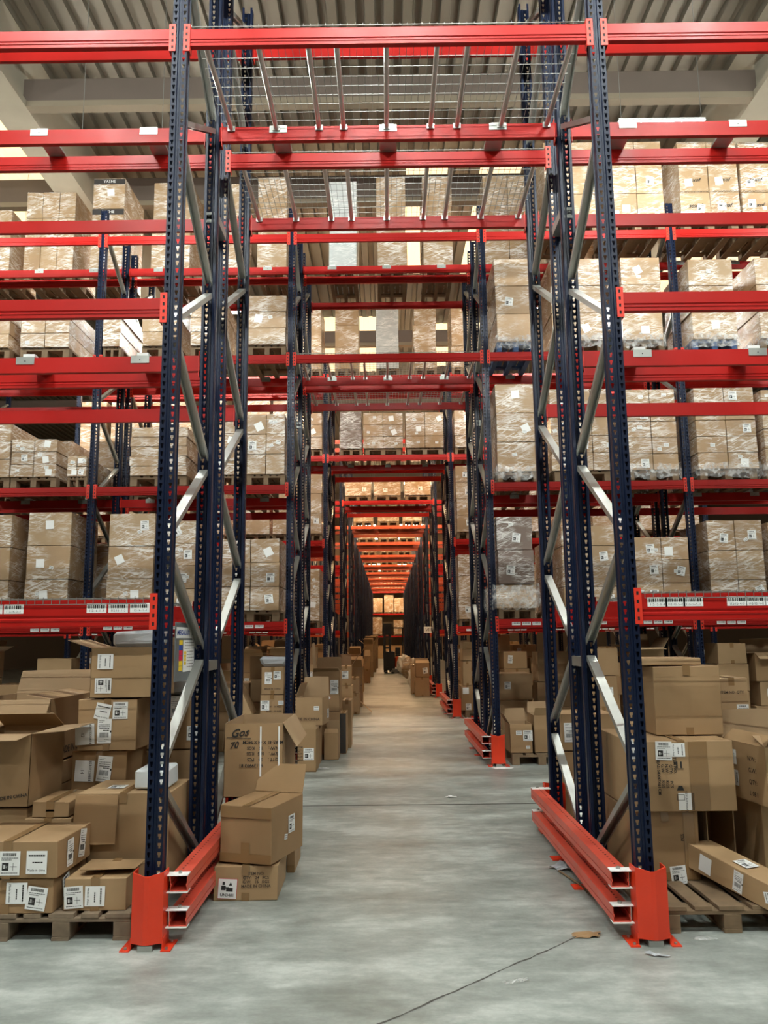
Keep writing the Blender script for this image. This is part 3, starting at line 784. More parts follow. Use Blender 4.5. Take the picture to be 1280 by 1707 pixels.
# ------------------------------------------------------------------ wrapped pallet loads on the racks
NL = {}
TAKEN = {}
BULK = MB()
def load(r, rack, lv, px0, px1, pyt, cols, rows, depth=1.05, mat='wrap', dy=-.03, labels=.6, kinds=('ship', 'small', 'blank'), split=1, rz=0, gap=.008, taper=0, skirt=False, zoff=0, wmat='wood', nopallet=False, desc=None, text=None, weights=None, bulk=False):
    """one pallet load whose front stands at the face of the given rack; px: picture extent of its front"""
    Y = plane_y(r, rack, 0)+dy; zb = LV[lv]+(.149 if not nopallet else .02)+zoff
    pym = (at(640, 600, Y=Y).z)  # unused height keeps the call simple
    ymid = pyt+15
    x0, x1 = at(px0, ymid, Y=Y).x, at(px1, ymid, Y=Y).x; zt = at((px0+px1)/2, pyt, Y=Y).z
    xc = (x0+x1)/2; bay = round(xc/2.8); x0, x1 = max(x0, bay*2.8-1.325), min(x1, bay*2.8+1.325)
    for (a_, b_) in TAKEN.get((r, rack, lv), []):      # never into a neighbour
        if x0 < b_ and x1 > a_:
            if (x0+x1)/2 > (a_+b_)/2: x0 = b_+.015
            else: x1 = a_-.015
    if x1-x0 < .22: return
    W_, H_ = x1-x0, zt-zb; xc = (x0+x1)/2
    TAKEN.setdefault((r, rack, lv), []).append((x0, x1))
    side = 'over the aisle' if abs(xc) < 1.35 else side_word(xc)+' of the aisle'
    NL[(r, rack, lv, side)] = NL.get((r, rack, lv, side), 0)+1; k = NL[(r, rack, lv, side)]
    where = '%s wrapped load %s, %s level, %s' % (ORD[min(k, 13)], side, ORD[lv], ('%s row rear' if rack else '%s rack row') % ORD[r+1])
    if not nopallet:
        pallet('pallet under the '+where, xc, Y+.03+.56, LV[lv]+.005, False, 'pallets on the racks', wmat).scale = (min(1, max(.3, W_/.8*.995)), .93, 1)
    weights = weights or [1]*rows; tw = sum(weights); cw = W_/cols; z = zb+.002; rd = random.Random(int(px0*7+pyt)); dn = depth/split
    vn = ['bottom']+['lower']*max(0, rows-2)+['top'] if rows > 1 else ['single']
    if rows >= 4: vn = ['bottom']+[ORD[q]+'-tier' for q in range(2, rows)]+['top']
    elif rows == 3: vn = ['bottom', 'middle', 'top']
    hn = {1: [''], 2: [' left', ' right'], 3: [' left', ' centre', ' right'], 4: [' far left', ' inner left', ' inner right', ' far right']}[cols]
    col = {'wrap': 'brown', 'pale': 'silver', 'darkwrap': 'dark brown', 'whitewrap': 'white'}[mat]
    for j in range(rows):
        h = H_*weights[j]/tw
        for i in range(cols):
            if bulk: BULK.box(x0+cw*i+.004, x0+cw*(i+1)-.004, Y, Y+depth, z, z+h-.006, mat); continue
            for s in range(split):
                dx = rd.uniform(-.010, .010) if cols == 1 else 0
                lab = '%s%s%s %s carton, %s' % (vn[j], hn[i], ' rear' if s else '', col, where)
                o, dm = carton(lab, x0+cw*(i+.5)+dx, Y+dn*(s+.5), z, cw-gap-abs(dx)*(cols > 1), dn-.008, h-.006, rz, mat, 'wrapped cartons on the racks', False, .0035, name='wrapped_carton')
                if s == 0 and rd.random() < labels:
                    put_label(o, dm, rd.choice(kinds), 'f', rd.uniform(.25, .78), rd.uniform(.35, .65), rd.uniform(-8, 8) if rd.random() < .7 else rd.choice((90, 0, 12, -25)), min(1.15, dm[2]/.2))
                    if rd.random() < .35: put_label(o, dm, 'small', 'f', rd.uniform(.2, .8), rd.uniform(.2, .8), rd.uniform(-30, 30))
                if s == 0 and text: text(o, dm, i, j)
        z += h
    if skirt:
        film_skirt('film skirt at the '+where, xc, Y+depth/2, LV[lv]+.03, W_+.03, depth+.04, .20)
    return
def film_skirt(label, x, y, z, W_, Dp, H_, amp=.007):
    rd = random.Random(int(x*100+z*10)); b = MB(); n = 20; per = []
    for (p, q) in (((-W_/2, -Dp/2), (W_/2, -Dp/2)), ((W_/2, -Dp/2), (W_/2, Dp/2)), ((W_/2, Dp/2), (-W_/2, Dp/2)), ((-W_/2, Dp/2), (-W_/2, -Dp/2))):
        for i in range(n//4*2): t = i/(n//4*2); per.append((p[0]+(q[0]-p[0])*t, p[1]+(q[1]-p[1])*t))
    m_ = len(per); rows = 5; vs = []
    for j in range(rows):
        for (px_, py_) in per:
            k = 1+(rd.uniform(0, amp)*(1.6-j*.25))/max(.3, W_/2)*1.2
            vs.append((px_*k, py_*k, H_*j/(rows-1)+(rd.uniform(-.03, .03) if j in (0, rows-1) else rd.uniform(-.01, .01))))
    fs = [(j*m_+i, j*m_+(i+1) % m_, (j+1)*m_+(i+1) % m_, (j+1)*m_+i) for j in range(rows-1) for i in range(m_)]
    b.add(vs, fs, 'film'); me = b.mesh('stretch_film'); me.polygons.foreach_set('use_smooth', [True]*len(me.polygons))
    tag(ob('stretch_film', me, None, (x, y, z)), label, 'plastic film', 'film skirts')

def soxof(o, dm, i, j):
    put_text(o, dm, 'soxof', .085, 'f', .48, .5, 180 if j >= 2 else 0, 'ink', .4)
    b = MB(); n = int(dm[0]/.022)
    for q in range(n):
        for w_ in (0, 1):
            x = -dm[0]/2+.008+q*.022+(0 if w_ == 0 else .011); z = (.006 if w_ == 0 else .018)
            b.quad((x, -.006, z), (x+.009, -.006, z), (x+.009, -.006, z+.010), (x, -.006, z+.010), 'ink')
    ob('checked_border', b.mesh('checked_border'), o, (0, -dm[1]/2, 0 if j < 2 else dm[2]-.035))
# ---- second rack row, right
load(1, 0, 4, 905, 992, 237, 2, 3, labels=.3)
load(1, 0, 4, 1012, 1104, 236, 2, 3, labels=.2)
load(1, 0, 4, 1128, 1226, 236, 2, 3, labels=.9, kinds=('ship', 'blank'), text=soxof, split=1)
load(1, 0, 4, 1230, 1330, 236, 2, 3, labels=.9, kinds=('ship', 'blank'), text=soxof)
load(1, 0, 3, 824, 887, 431, 1, 3, skirt=True, labels=.4, wmat='bluewood')
load(1, 0, 3, 916, 1000, 431, 1, 3, skirt=True, labels=.5)
load(1, 0, 3, 1033, 1099, 429, 1, 3, skirt=True, labels=.7)
load(1, 0, 3, 1146, 1220, 432, 1, 3, skirt=True, labels=.9, wmat='bluewood')
load(1, 0, 3, 1258, 1340, 429, 1, 3, skirt=True, labels=.7)
load(1, 0, 2, 825, 893, 640, 1, 3, skirt=True, labels=.9)
load(1, 0, 2, 915, 1018, 648, 3, 4, skirt=False, labels=.5, weights=[1, 1, 1.1, 1.6])
load(1, 0, 2, 1040, 1124, 649, 2, 5, skirt=True, labels=.55)
load(1, 0, 2, 1156, 1256, 646, 2, 5, skirt=True, labels=.6)
load(1, 0, 2, 1268, 1350, 649, 2, 4, skirt=True, labels=.6)
load(1, 0, 1, 823, 887, 861, 1, 2, mat='darkwrap', labels=1, zoff=.33, kinds=('blank', 'ship'))
load(1, 0, 1, 935, 1025, 876, 2, 4, labels=.8, kinds=('ship',))
load(1, 0, 1, 1056, 1153, 895, 2, 3, labels=1, kinds=('ship', 'ship', 'blank'))
load(1, 0, 1, 1178, 1270, 867, 2, 3, labels=.7, kinds=('ship', 'blank'), weights=[1, 1.15, 1.2])
load(1, 0, 1, 1280, 1370, 870, 2, 3, labels=.7)
# rear rack, right
load(1, 1, 4, 804, 886, 293, 2, 3, labels=.3); load(1, 1, 4, 905, 985, 300, 2, 2)
for a_, b_ in ((830, 885), (915, 965), (985, 1040), (1060, 1110), (1130, 1190)):
    load(1, 1, 2, a_-6, b_-6, 705, 1, 2, bulk=True)
    load(1, 1, 1, a_-4, b_-4, 900, 1, 2, bulk=True)
# ---- second rack row, left
load(1, 0, 1, -70, 20, 858, 2, 3, labels=.2)
load(1, 0, 1, 47, 119, 854, 1, 3, labels=1, kinds=('ship', 'blank'))
load(1, 0, 1, 182, 258, 856, 1, 3, labels=1, kinds=('blank', 'ship'))
load(1, 0, 1, 274, 329, 868, 1, 4, labels=.9, kinds=('ship',))
load(1, 0, 1, 370, 466, 898, 2, 3, labels=.9, kinds=('ship', 'blank'))
load(1, 0, 2, -60, 19, 706, 2, 3, labels=.3)
load(1, 0, 2, 15, 95, 732, 2, 3, labels=.9)
load(1, 0, 2, 112, 160, 760, 2, 2, labels=.8)
def tabletext(o, dm, i, j):
    if j in (0, 2): put_text(o, dm, 'Table', .10, 'f', .62, .5, 0, 'fadedink')
load(1, 0, 2, 218, 312, 712, 1, 5, labels=.0, text=tabletext, split=1)
load(1, 0, 2, 320, 340, 775, 1, 2, labels=.4)
load(1, 0, 2, 370, 408, 700, 1, 4, labels=.6)
load(1, 0, 2, 412, 476, 690, 2, 3, labels=.9)
for a_, b_, t_ in ((-50, 18, 512), (36, 117, 508), (139, 203, 506), (238, 300, 506), (318, 380, 506), (414, 478, 492)):
    load(1, 0, 3, a_, b_, t_, 2 if b_-a_ > 70 else 1, 3, labels=.25)
def ba(px, py):                     # rear rack, level four: narrow tall stacks with the roof visible between them
    return px
load(1, 1, 4, -60, 20, 350, 2, 2); load(1, 1, 4, 45, 127, 320, 3, 3, labels=0)
def yashe(o, dm, i, j):
    b = MB(); b.box(-dm[0]/2+.002, dm[0]/2-.002, -.001, 0, 0, .10, 'printed'); s = ob('printed_band', b.mesh('printed_band'), o, (0, -dm[1]/2-.004, dm[2]-.11)); ob('lettering', text_mesh('YASHE', .07, 'paper'), s, (0, -.003, .05))
load(1, 1, 4, 155, 208, 297, 1, 3, text=yashe, labels=1, kinds=('blank',)); load(1, 1, 4, 256, 320, 304, 1, 2, labels=0); load(1, 1, 4, 352, 402, 306, 1, 2, labels=0)
load(1, 1, 4, 430, 479, 295, 1, 3, labels=0)
load(1, 1, 4, 548, 594, 302, 1, 3, mat='pale', labels=0); load(1, 1, 4, 627, 676, 294, 1, 3, labels=0); load(1, 1, 4, 703, 752, 294, 1, 3, labels=.1)
for a_, b_ in ((-20, 40), (70, 120), (150, 205), (225, 285), (300, 355), (400, 450)):
    load(1, 1, 2, a_, b_, 735, 1, 2, bulk=True); load(1, 1, 1, a_, b_, 905, 1, 2, bulk=True)
# ---- third rack row
load(2, 0, 3, 567, 603, 686, 1, 2, mat='darkwrap', labels=0, nopallet=False); load(2, 0, 3, 605, 671, 688, 2, 3, labels=1, kinds=('small', 'blank')); load(2, 0, 3, 676, 739, 687, 2, 3, labels=1, kinds=('small', 'blank'), wmat='greywood')
load(2, 0, 3, 505, 537, 688, 1, 3, labels=.4); load(2, 0, 3, 757, 795, 684, 1, 3, labels=1, kinds=('blank',))
load(2, 0, 2, 505, 537, 790, 1, 3, labels=.8); load(2, 0, 2, 759, 795, 776, 1, 4, labels=1, kinds=('ship',))
load(2, 0, 1, 495, 533, 948, 1, 2, labels=.3); load(2, 0, 1, 763, 802, 924, 1, 3, labels=.3)
for a_, b_, m_ in ((500, 536, 'wrap'), (558, 597, 'wrap'), (626, 664, 'pale'), (689, 726, 'wrap'), (745, 785, 'wrap')): load(2, 0, 4, a_, b_, 506, 1, 3, mat=m_, labels=0)
for lv, t_ in ((1, 940), (2, 800), (3, 668)):
    for a_, b_ in ((405, 450), (455, 498), (820, 865), (872, 915), (930, 975), (985, 1035), (330, 375)): load(2, 0, lv, a_, b_, t_, 1, 2, bulk=True)
for lv, t_ in ((1, 945), (2, 805), (3, 670)):
    for a_, b_ in ((118, 178), (186, 246), (254, 318), (968, 1028), (1036, 1098), (1106, 1162)): load(2, 0, lv, a_, b_, t_, 1, 2, bulk=True)
# ---- fourth row and deeper: loads across the aisle
for (a_, b_, t_) in ((575, 618, 801), (623, 668, 801), (675, 718, 801)): load(3, 0, 3, a_, b_, t_, 1, 1, labels=.8)
for r, (t_, c_) in enumerate(((860, ((589, 622), (629, 665), (671, 703))), (890, ((597, 625), (631, 661), (665, 691))), (914, ((603, 627), (633, 658), (662, 686))), (932, ((608, 629), (634, 656), (660, 681))), (945, ((611, 631), (636, 655), (659, 678))), (956, ((614, 632), (637, 654), (658, 674))), (966, ((617, 633), (638, 652), (656, 672))), (973, ((619, 634), (638, 652), (656, 670)))), 4):
    for (a_, b_) in c_: load(r, 0, 3, a_, b_, t_, 1, 1, labels=0)
tag(ob('deep_wrapped_cartons', BULK.mesh('deep_wrapped_cartons')), 'brown film-wrapped cartons deep in the racks, behind the front loads', 'wrapped cartons', None, 'stuff')
# white film bundle on the low right pallet, second row
carton('pale film-wrapped bundle on the pallet beside the dark cartons, lowest level', at(860, 1000, Y=ROWS[1]).x, ROWS[1]+.5, LV[1]+.146, .56, 1.0, .31, 0, 'wrap', None, False, .02, name='wrapped_bundle', cat='wrapped bundle')
film_skirt('milky film bunched around the low bundle beside the dark cartons', at(860, 1000, Y=ROWS[1]).x, ROWS[1]+.5, LV[1]+.13, .62, 1.06, .34, .02)

# ------------------------------------------------------------------ goods on the floor
USED = []
def note(o):
    vs = [o.matrix_basis @ v.co for v in o.data.vertices]
    USED.append((min(v.x for v in vs), max(v.x for v in vs), min(v.y for v in vs), max(v.y for v in vs)))
def pc(label, px0, px1, pt, pb, Y, depth, z0=None, rz=0, mat='card', group=None, tape=True, open_=None, x0=None, x1=None, jit=.0035, along='y', name='carton'):
    """carton whose front face fills the given picture rectangle on the plane Y (rz turns it about its front left corner)"""
    xa = at(px0, (pt+(pb or pt+40))/2, Y=Y).x if x0 is None else x0
    xb = at(px1, (pt+(pb or pt+40))/2, Y=Y).x if x1 is None else x1
    zt = at((px0+px1)/2, pt, Y=Y).z; zb = z0 if z0 is not None else at((px0+px1)/2, pb, Y=Y).z
    W_, H_ = xb-xa, zt-zb; ca, sa = math.cos(rz), math.sin(rz)
    cx, cy_ = xa+ca*W_/2-sa*depth/2, Y+sa*W_/2+ca*depth/2
    if open_ is not None: o, dm = open_carton(label, cx, cy_, zb+.001, W_, depth, H_-.001, rz, open_, group, mat)
    else: o, dm = carton(label, cx, cy_, zb+.001, W_, depth, H_-.004, rz, mat, group, tape, jit, along, name=name)
    note(o); return o, dm, zt+.004
PTOP = .145
G_L, G_R = 'cartons on the floor left of the aisle', 'cartons on the floor right of the aisle'
# --- near left pallet and its cartons
pallet('worn wooden pallet beside the near left post protector', -1.935, 5.50, 0, True, None, 'greywood')
o, d, t1 = pc('brown carton on the left pallet, under the taped-shut one, at the front', -70, 89, 1465, None, 4.91, .50, PTOP)
put_label(o, d, 'origin', 'f', .62, .60, 90, 1.15); put_label(o, d, 'ship', 'f', .83, .44, 8, 1.15); put_label(o, d, 'ship', 'r', .35, .6, -12, 1.0)
o, d, t2 = pc('long brown carton with folded top and four labels, topping the left pallet front', -70, 97, 1402, None, 4.90, .50, t1, math.radians(-1))
put_label(o, d, 'ship', 'f', .53, .42, 0, 1.2); put_label(o, d, 'origin', 'f', .80, .44, 0, 1.2); put_label(o, d, 'tall', 'r', .35, .5, 0, .9); put_label(o, d, 'tall', 'r', .72, .55, 10, .95)
o, d, t3 = pc('low brown carton with half torn tape, beside the orange-red protector', 107, 211, 1463, None, 4.95, .42, PTOP)
put_label(o, d, 'ship', 'f', .16, .42, -4, 1.1); put_label(o, d, 'origin', 'f', .5, .45, 90, 1.1)
b = MB(); b.box(-.16, .16, -.13, .13, 0, .004, 'card'); ob('loose_flap', b.mesh('loose_flap'), o, (.04, -.03, d[2]+.022), (math.radians(-5), 0, .08))
o, d, t4 = pc('large brown carton with a torn flap hanging down its front', 128, 276, 1322, None, 5.44, .54, PTOP, x1=-1.475)
put_label(o, d, 'ship', 't', .32, .4, 0, 1.1)
b = MB(); b.cbox(-.135, .135, -.006, 0, -.30, 0, 'card', .002, .004, random.Random(5)); ob('flap', b.mesh('flap'), o, (-d[0]/2+.135, -d[1]/2-.012, d[2]-.005), (math.radians(-9), 0, .03))
b = MB()
b.cbox(-.11, .11, -.14, .14, 0, .125, 'white', .012, .006, random.Random(8)); o = ob('parcel', b.mesh('parcel'), None, (-1.62, 5.66, t4+.004)); tag(o, 'small white poly-wrapped parcel lying on the carton with the hanging flap', 'parcel')
_, _, tt = pc('brown carton buried behind the long labelled carton on the pallet', 40, 118, 1364, None, 5.48, .50, PTOP)
o, d, t5 = pc('small flat brown carton with taped top, behind the long labelled carton', 53, 114, 1336, None, 5.48, .42, tt)
_, _, tt = pc('brown carton under the tall open one at the edge of the picture', -60, 44, 1347, None, 5.50, .5, PTOP)
o, d, t6 = pc('tall open carton printed MADE IN CHINA with a wide flap folded outward', -60, 52, 1224, None, 5.48, .55, tt, open_={'f': (96, .20, 0, 1), 'b': (-60, .2), 'l': (40, .2), 'r': (86, .22)})
put_text(o, d, 'MADE IN CHINA', .030, 'f', .74, .14, -8, 'ink')
_, _, tt = pc('brown carton on the floor deep behind the left pallet', -60, 80, 1318, None, 6.15, .85, 0)
o, d, tt = pc('brown carton with a folded edge under the tall one printed MADE IN CHINA', -60, 82, 1277, None, 6.15, .85, tt)
o, d, tt = pc('tall open carton with MADE IN CHINA on its side and a hanging front flap', -60, 84, 1167, None, 6.15, .85, tt, open_={'f': (152, .22), 'b': (20, .2), 'r': (-80, .2)})
put_text(o, d, 'MADE IN CHINA', .075, 'r', .55, .15, 0, 'ink', 0)
_, _, tt = pc('lowest carton of the labelled column behind the hanging flap', 122, 212, 1318, None, 6.06, .5, 0)
big = (('82307220834', .0185, .028, 0, 90), ('-14', .024, -.012, 0, 90)); big2 = (('82307220834', .0185, .028, 0, 90), ('-13', .024, -.012, 0, 90))
o, d, tt = pc('brown carton with shipping label and number slip 14, third in its column', 120, 211, 1252, None, 6.06, .5, tt)
put_label(o, d, 'blank', 'f', .24, .5, 2, 1.4, big); put_label(o, d, 'tall', 'f', .6, .55, 5, 1.05)
o, d, tt = pc('brown carton with four labels and number slip 13, under the open one', 131, 228, 1165, None, 6.04, .5, tt)
put_label(o, d, 'origin', 'f', .42, .76, 12, 1.1); put_label(o, d, 'ship', 'f', .72, .78, 0, 1.1); put_label(o, d, 'blank', 'f', .13, .32, -3, 1.4, big2); put_label(o, d, 'tall', 'f', .46, .38, 0, 1.02)
o, d, tt = pc('half-open carton with two labels on top of the labelled column', 152, 262, 1080, None, 6.03, .5, tt, open_={'l': (72, .2), 'f': (-88, .2), 'b': (-88, .25), 'r': (-88, .2)})
put_label(o, d, 'origin', 'f', .22, .73, 90, 1.1); put_label(o, d, 'ship', 'f', .20, .25, 90, 1.1)
b = MB(); b.cbox(-.16, .16, -.18, .18, 0, .12, 'white', .025, .012, random.Random(4)); o = ob('parcel', b.mesh('parcel'), None, (at(232, 1062, Y=6.2).x, 6.28, tt+.002)); tag(o, 'crumpled white poly parcel lying on the half-open carton', 'parcel')
_, _, tt = pc('bottom brown carton between the labelled column and the left upright', 216, 316, 1330, None, 6.62, .45, 0, x1=-1.50)
_, _, tt = pc('brown carton with one label, second in the stack beside the left upright', 216, 316, 1250, None, 6.62, .45, tt, x1=-1.50)
o, d, tt = pc('brown carton with three labels, third in the stack beside the left upright', 230, 319, 1161, None, 6.62, .45, tt, x1=-1.50)
put_label(o, d, 'tall', 'f', .55, .8, 0, 1); put_label(o, d, 'ship', 'f', .8, .3, 0, 1)
b = MB(); b.cbox(-.17, .17, -.18, .18, 0, .13, 'greyplastic', .03, .015, random.Random(14)); o = ob('parcel', b.mesh('parcel'), None, (-1.72, 6.84, tt+.002)); tag(o, 'grey poly bag parcel on the stack beside the left upright', 'parcel')

# --- cartons standing in the aisle, left
o, d, t1 = pc('brown carton on the aisle floor with a UN3481 battery label', 356, 463, 1443, None, 5.58, .5, 0, math.radians(1))
def battery_label(s=1):
    b = MB(); b.box(-.06, .06, -.0008, 0, -.06, .06, 'paper'); b.box(-.0625, .0625, -.0004, 0, -.0625, .0625, 'redink'); y = -.0014
    b.box(-.04, -.012, y, -.0008, -.01, .018, 'ink'); b.box(-.034, -.018, y, -.0008, .022, .042, 'ink'); b.box(-.008, .035, y, -.0008, -.018, .006, 'ink'); b.box(-.02, .01, y, -.0008, .0, .01, 'ink')
    b.quad((.008, y, .02), (.030, y, .02), (.024, y, .034), (.019, y, .042), 'ink')
    return b.mesh('battery_label')
BAT = battery_label()
l = put_mesh(o, d, BAT, 'battery_label', 'f', .22, .36, 3); ob('lettering', text_mesh('UN3481', .026, offset=.0006), l, (0, -.0016, -.04))
for i, tx in enumerate(('ITEM NO:', 'QTY:   24   PCS', 'G.W:   16   KGS', 'MADE IN CHINA')): put_text(o, d, tx, .026, 'f', .66, .78-.12*i, 0, 'fadedink')
T3 = t1+.004
o, d = carton('taped brown carton with upright rear flap, stacked askew in the aisle', 0, 0, T3, .375, .52, .36, 0, tape=True)
r_ = math.radians(-17); fx, fy = -1.185, 5.66
o.location = (fx+math.cos(r_)*.1875-math.sin(r_)*.26, fy+math.sin(r_)*.1875+math.cos(r_)*.26, T3); o.rotation_euler = (0, 0, r_)
put_label(o, d, 'ship', 'r', .60, .55, 0, 1.05); put_label(o, d, 'small', 'r', .42, .36, 8, .8)
b = MB(); b.box(-.186, .186, -d[1]/2-.0072, -d[1]/2-.0062, d[2]-.075, d[2]-.004, 'tape'); b.box(-.186, .186, -d[1]/2-.0072, -d[1]/2-.0062, .004, .06, 'tape'); b.box(-.03, .03, -d[1]/2-.0076, -d[1]/2-.0072, .06, .13, 'tape'); ob('tape_strip', b.mesh('tape_strip'), o)
b = MB(); b.cbox(-.186, .186, -.006, 0, 0, .20, 'card', .002, .004, random.Random(3)); ob('flap', b.mesh('flap'), o, (0, d[1]/2, d[2]), (math.radians(-22), 0, 0))
o, d, _ = pc('flat brown carton standing on edge behind the askew one', 479, 492, 1322, None, 6.22, .42, 0)
_, _, tt = pc('brown carton hidden under the big scribbled carton', 374, 466, 1328, None, 6.24, .72, 0, x0=-1.17)
o, d, tt = pc('big open carton with upside-down print and a scribbled 70', 374, 472, 1206, None, 6.18, .78, tt, open_={'r': (150, .20), 'l': (176, .2, .55, 1)})
for s_, z_ in (('MEAS: 81 X 44 X 54CM', .745), ('N.W :     15    KGS', .665), ('G.W :    16.5   KGS', .59), ('QTY :     24    PCS', .51)): put_text(o, d, s_, .032, 'f', .66, z_, 180, 'ink', 0, .95)
put_text(o, d, '96139993 81', .034, 'f', .46, .43, 180, 'ink')
put_text(o, d, 'Gos', .080, 'f', .25, .87, -6, 'ink', .5); put_text(o, d, '70', .065, 'f', .16, .70, -8, 'ink', .4)
b = MB(); b.box(-.09, .09, -.001, 0, 0, .004, 'ink'); put_mesh(o, d, b.mesh('scribble'), 'pen_stroke', 'f', .25, .80, 2)
for u in (.62, .93):
    b = MB(); b.box(-.006, .006, -.0008, 0, 0, .36, 'paper'); put_mesh(o, d, b.mesh('tape_scar'), 'tape_scar', 'f', u, .28, 0)
# second group of cartons along the aisle
o, d, te = pc('upright carton with item list and an open front flap by the second left protector', 496, 527, 1216, None, 10.72, .42, 0, open_={'f': (-2, .10), 'l': (70, .12)})
put_label(o, d, 'ship', 'f', .6, .42, 0, 1.35)
for i, tx in enumerate(('ITEM:', 'QTY:', 'G.W:', 'N.W:', 'MEAS:')): put_text(o, d, tx, .03, 'f', .16, .58-.075*i, 0, 'fadedink')
_, _, tt = pc('carton hidden behind the one with the item list', 490, 521, 1216, None, 11.22, .5, 0, x0=-1.18, x1=-1.0)
o, d, tt = pc('open brown carton printed MADE IN CHINA leaning over the item-list carton', 488, 538, 1163, None, 11.16, .5, te+.003, math.radians(-6), open_={'b': (10, .26), 'l': (-20, .2)}, x0=-1.31)
put_text(o, d, 'MADE IN CHINA', .05, 'f', .40, .22, 0, 'fadedink'); put_label(o, d, 'small', 'f', .78, .62, 0, 1.2); put_label(o, d, 'ship', 'r', .8, .35, 0, 1.1)
o, d, tt = pc('square open carton on the aisle floor before the printed black board', 537, 564, 1222, None, 11.75, .42, 0, x0=-.97, open_={'b': (0, .14), 'f': (-60, .1)})
_, _, tt = pc('carton under the tall open one with a tilted battery label', 523, 566, 1186, None, 12.30, .60, 0)
o, d, tt = pc('tall open carton with one long label and a tilted battery label', 522, 566, 1119, None, 12.30, .60, tt, open_={'b': (-8, .2), 'l': (4, .42, .1, .9), 'f': (60, .1)})
put_label(o, d, 'tall', 'f', .80, .60, 0, 1.2); l = put_mesh(o, d, BAT, 'battery_label', 'f', .45, .33, 45); ob('lettering', text_mesh('UN3481', .026, offset=.0006), l, (0, -.0016, -.04))
o, d, _ = pc('narrow carton on edge with a black printed front', 566, 577, 1188, None, 12.36, .5, 0)
b = MB(); b.box(-.045, .045, -.0015, 0, .01, d[2]-.01, 'printed'); l = ob('printed_front', b.mesh('printed_front'), o, (0, -d[1]/2-.006, 0)); ob('lettering', text_mesh('I AM OUT FASHION', .062, 'fadedink'), l, (0, -.003, d[2]/2), (0, math.radians(-90), 0))
pc('narrow brown carton standing beyond the black printed one', 571, 585, 1167, None, 13.0, .5, 0)
o, d, tt = pc('lower carton of the pair beyond the narrow ones', 569, 587, 1143, None, 17.8, .6, 0); o, d, tt = pc('labelled small carton topping the pair beyond the narrow ones', 568, 585, 1110, None, 17.8, .5, tt); put_label(o, d, 'ship', 'f', .4, .55, 0, 1.5)
_, _, tt = pc('lower carton of the stack with an outward flap, by the third rack row', 586, 599, 1156, None, 18.7, .6, 0); o, d, tt = pc('upper carton of the stack with an outward flap, by the third rack row', 584, 598, 1129, None, 18.7, .5, tt)
b = MB(); b.box(0, .34, -.12, .12, -.004, 0, 'card'); tag(ob('cardboard_sheet', b.mesh('cardboard_sheet'), None, (-.69, 18.95, .262), (0, math.radians(42), .0)), 'loose cardboard flap leaning out into the aisle by the third row', 'cardboard')
def tower(name, px0, px1, Y, dep, tops, opn=None):
    z = 0
    for i, tp in enumerate(tops):
        last = i == len(tops)-1
        _, _, z = pc('%s carton of the %s' % (('bottom', 'second', 'third', 'fourth')[i] if not last or len(tops) == 1 else 'top open' if opn else 'top', name), px0, px1, tp, None, Y, dep, z, open_=opn if last else None)
W1 = {'f': (40, .25), 'b': (35, .3), 'r': (30, .3), 'l': (50, .3)}
tower('leaning pile between the second and third rows', 564, 584, 19.6, .6, (1150, 1112), {'r': (35, .35), 'b': (10, .3)})
tower('open pile just past the third row uprights', 582, 604, 20.6, .7, (1142, 1112), W1)
tower('tall pile past the third row, left edge', 588, 606, 26.6, .7, (1128, 1112), W1)
tower('second tall pile past the third row', 581, 601, 27.5, .6, (1126, 1104, 1090), W1)
tower('pile in front of the fourth row uprights', 607, 617, 31.6, .6, (1116, 1094), {'b': (20, .25)})
tower('messy pile near the fifth row', 606, 622, 36.5, .8, (1104, 1086, 1073), W1)
tower('messy pile near the sixth row', 608, 627, 42, .9, (1100, 1084, 1068), W1)
tower('far carton pile close to the lift truck', 617, 630, 47, .9, (1098, 1080, 1066), W1)
# left, in and behind the second row
o, d, tt = pc('large labelled carton at the bottom, left ground bay of the second row', 432, 471, 1203, None, 11.35, .6, 0)
o, d, tt = pc('middle carton printed with rows of text, left ground bay of the second row', 434, 472, 1158, None, 11.35, .6, tt); put_label(o, d, 'ship', 'f', .2, .6, 0, 1.2); put_label(o, d, 'small', 'f', .9, .7, 0, 1.2)
for i in range(3): put_text(o, d, ('G.W   16 KGS', 'N.W   15 KGS', 'QTY   24 PCS')[i], .035, 'f', .6, .55-.17*i, 0, 'fadedink')
o, d, tt = pc('upper carton with three labels, left ground bay of the second row', 436, 473, 1112, None, 11.35, .6, tt); put_label(o, d, 'tall', 'f', .3, .6, 0, .95); put_label(o, d, 'ship', 'f', .7, .7, 0, 1.0); put_text(o, d, 'MADE IN CHINA', .03, 'f', .5, .2, 0, 'fadedink')
b = MB(); b.cbox(-.19, .19, -.15, .15, 0, .13, 'greyplastic', .04, .02, random.Random(2)); tag(ob('parcel', b.mesh('parcel'), None, (-1.66, 11.6, tt+.001)), 'grey poly bag parcel on the labelled cartons under the second row', 'parcel')
_, _, tt = pc('base carton under the tilted one, left ground bay of the second row', 394, 431, 1205, None, 11.3, .5, 0)
o, d = carton('long carton tilted against its neighbour, left ground bay of the second row', at(420, 1180, Y=11.4).x-.06, 11.45, tt+.07, .20, .4, .46, 0); o.rotation_euler = (0, math.radians(-26), 0)

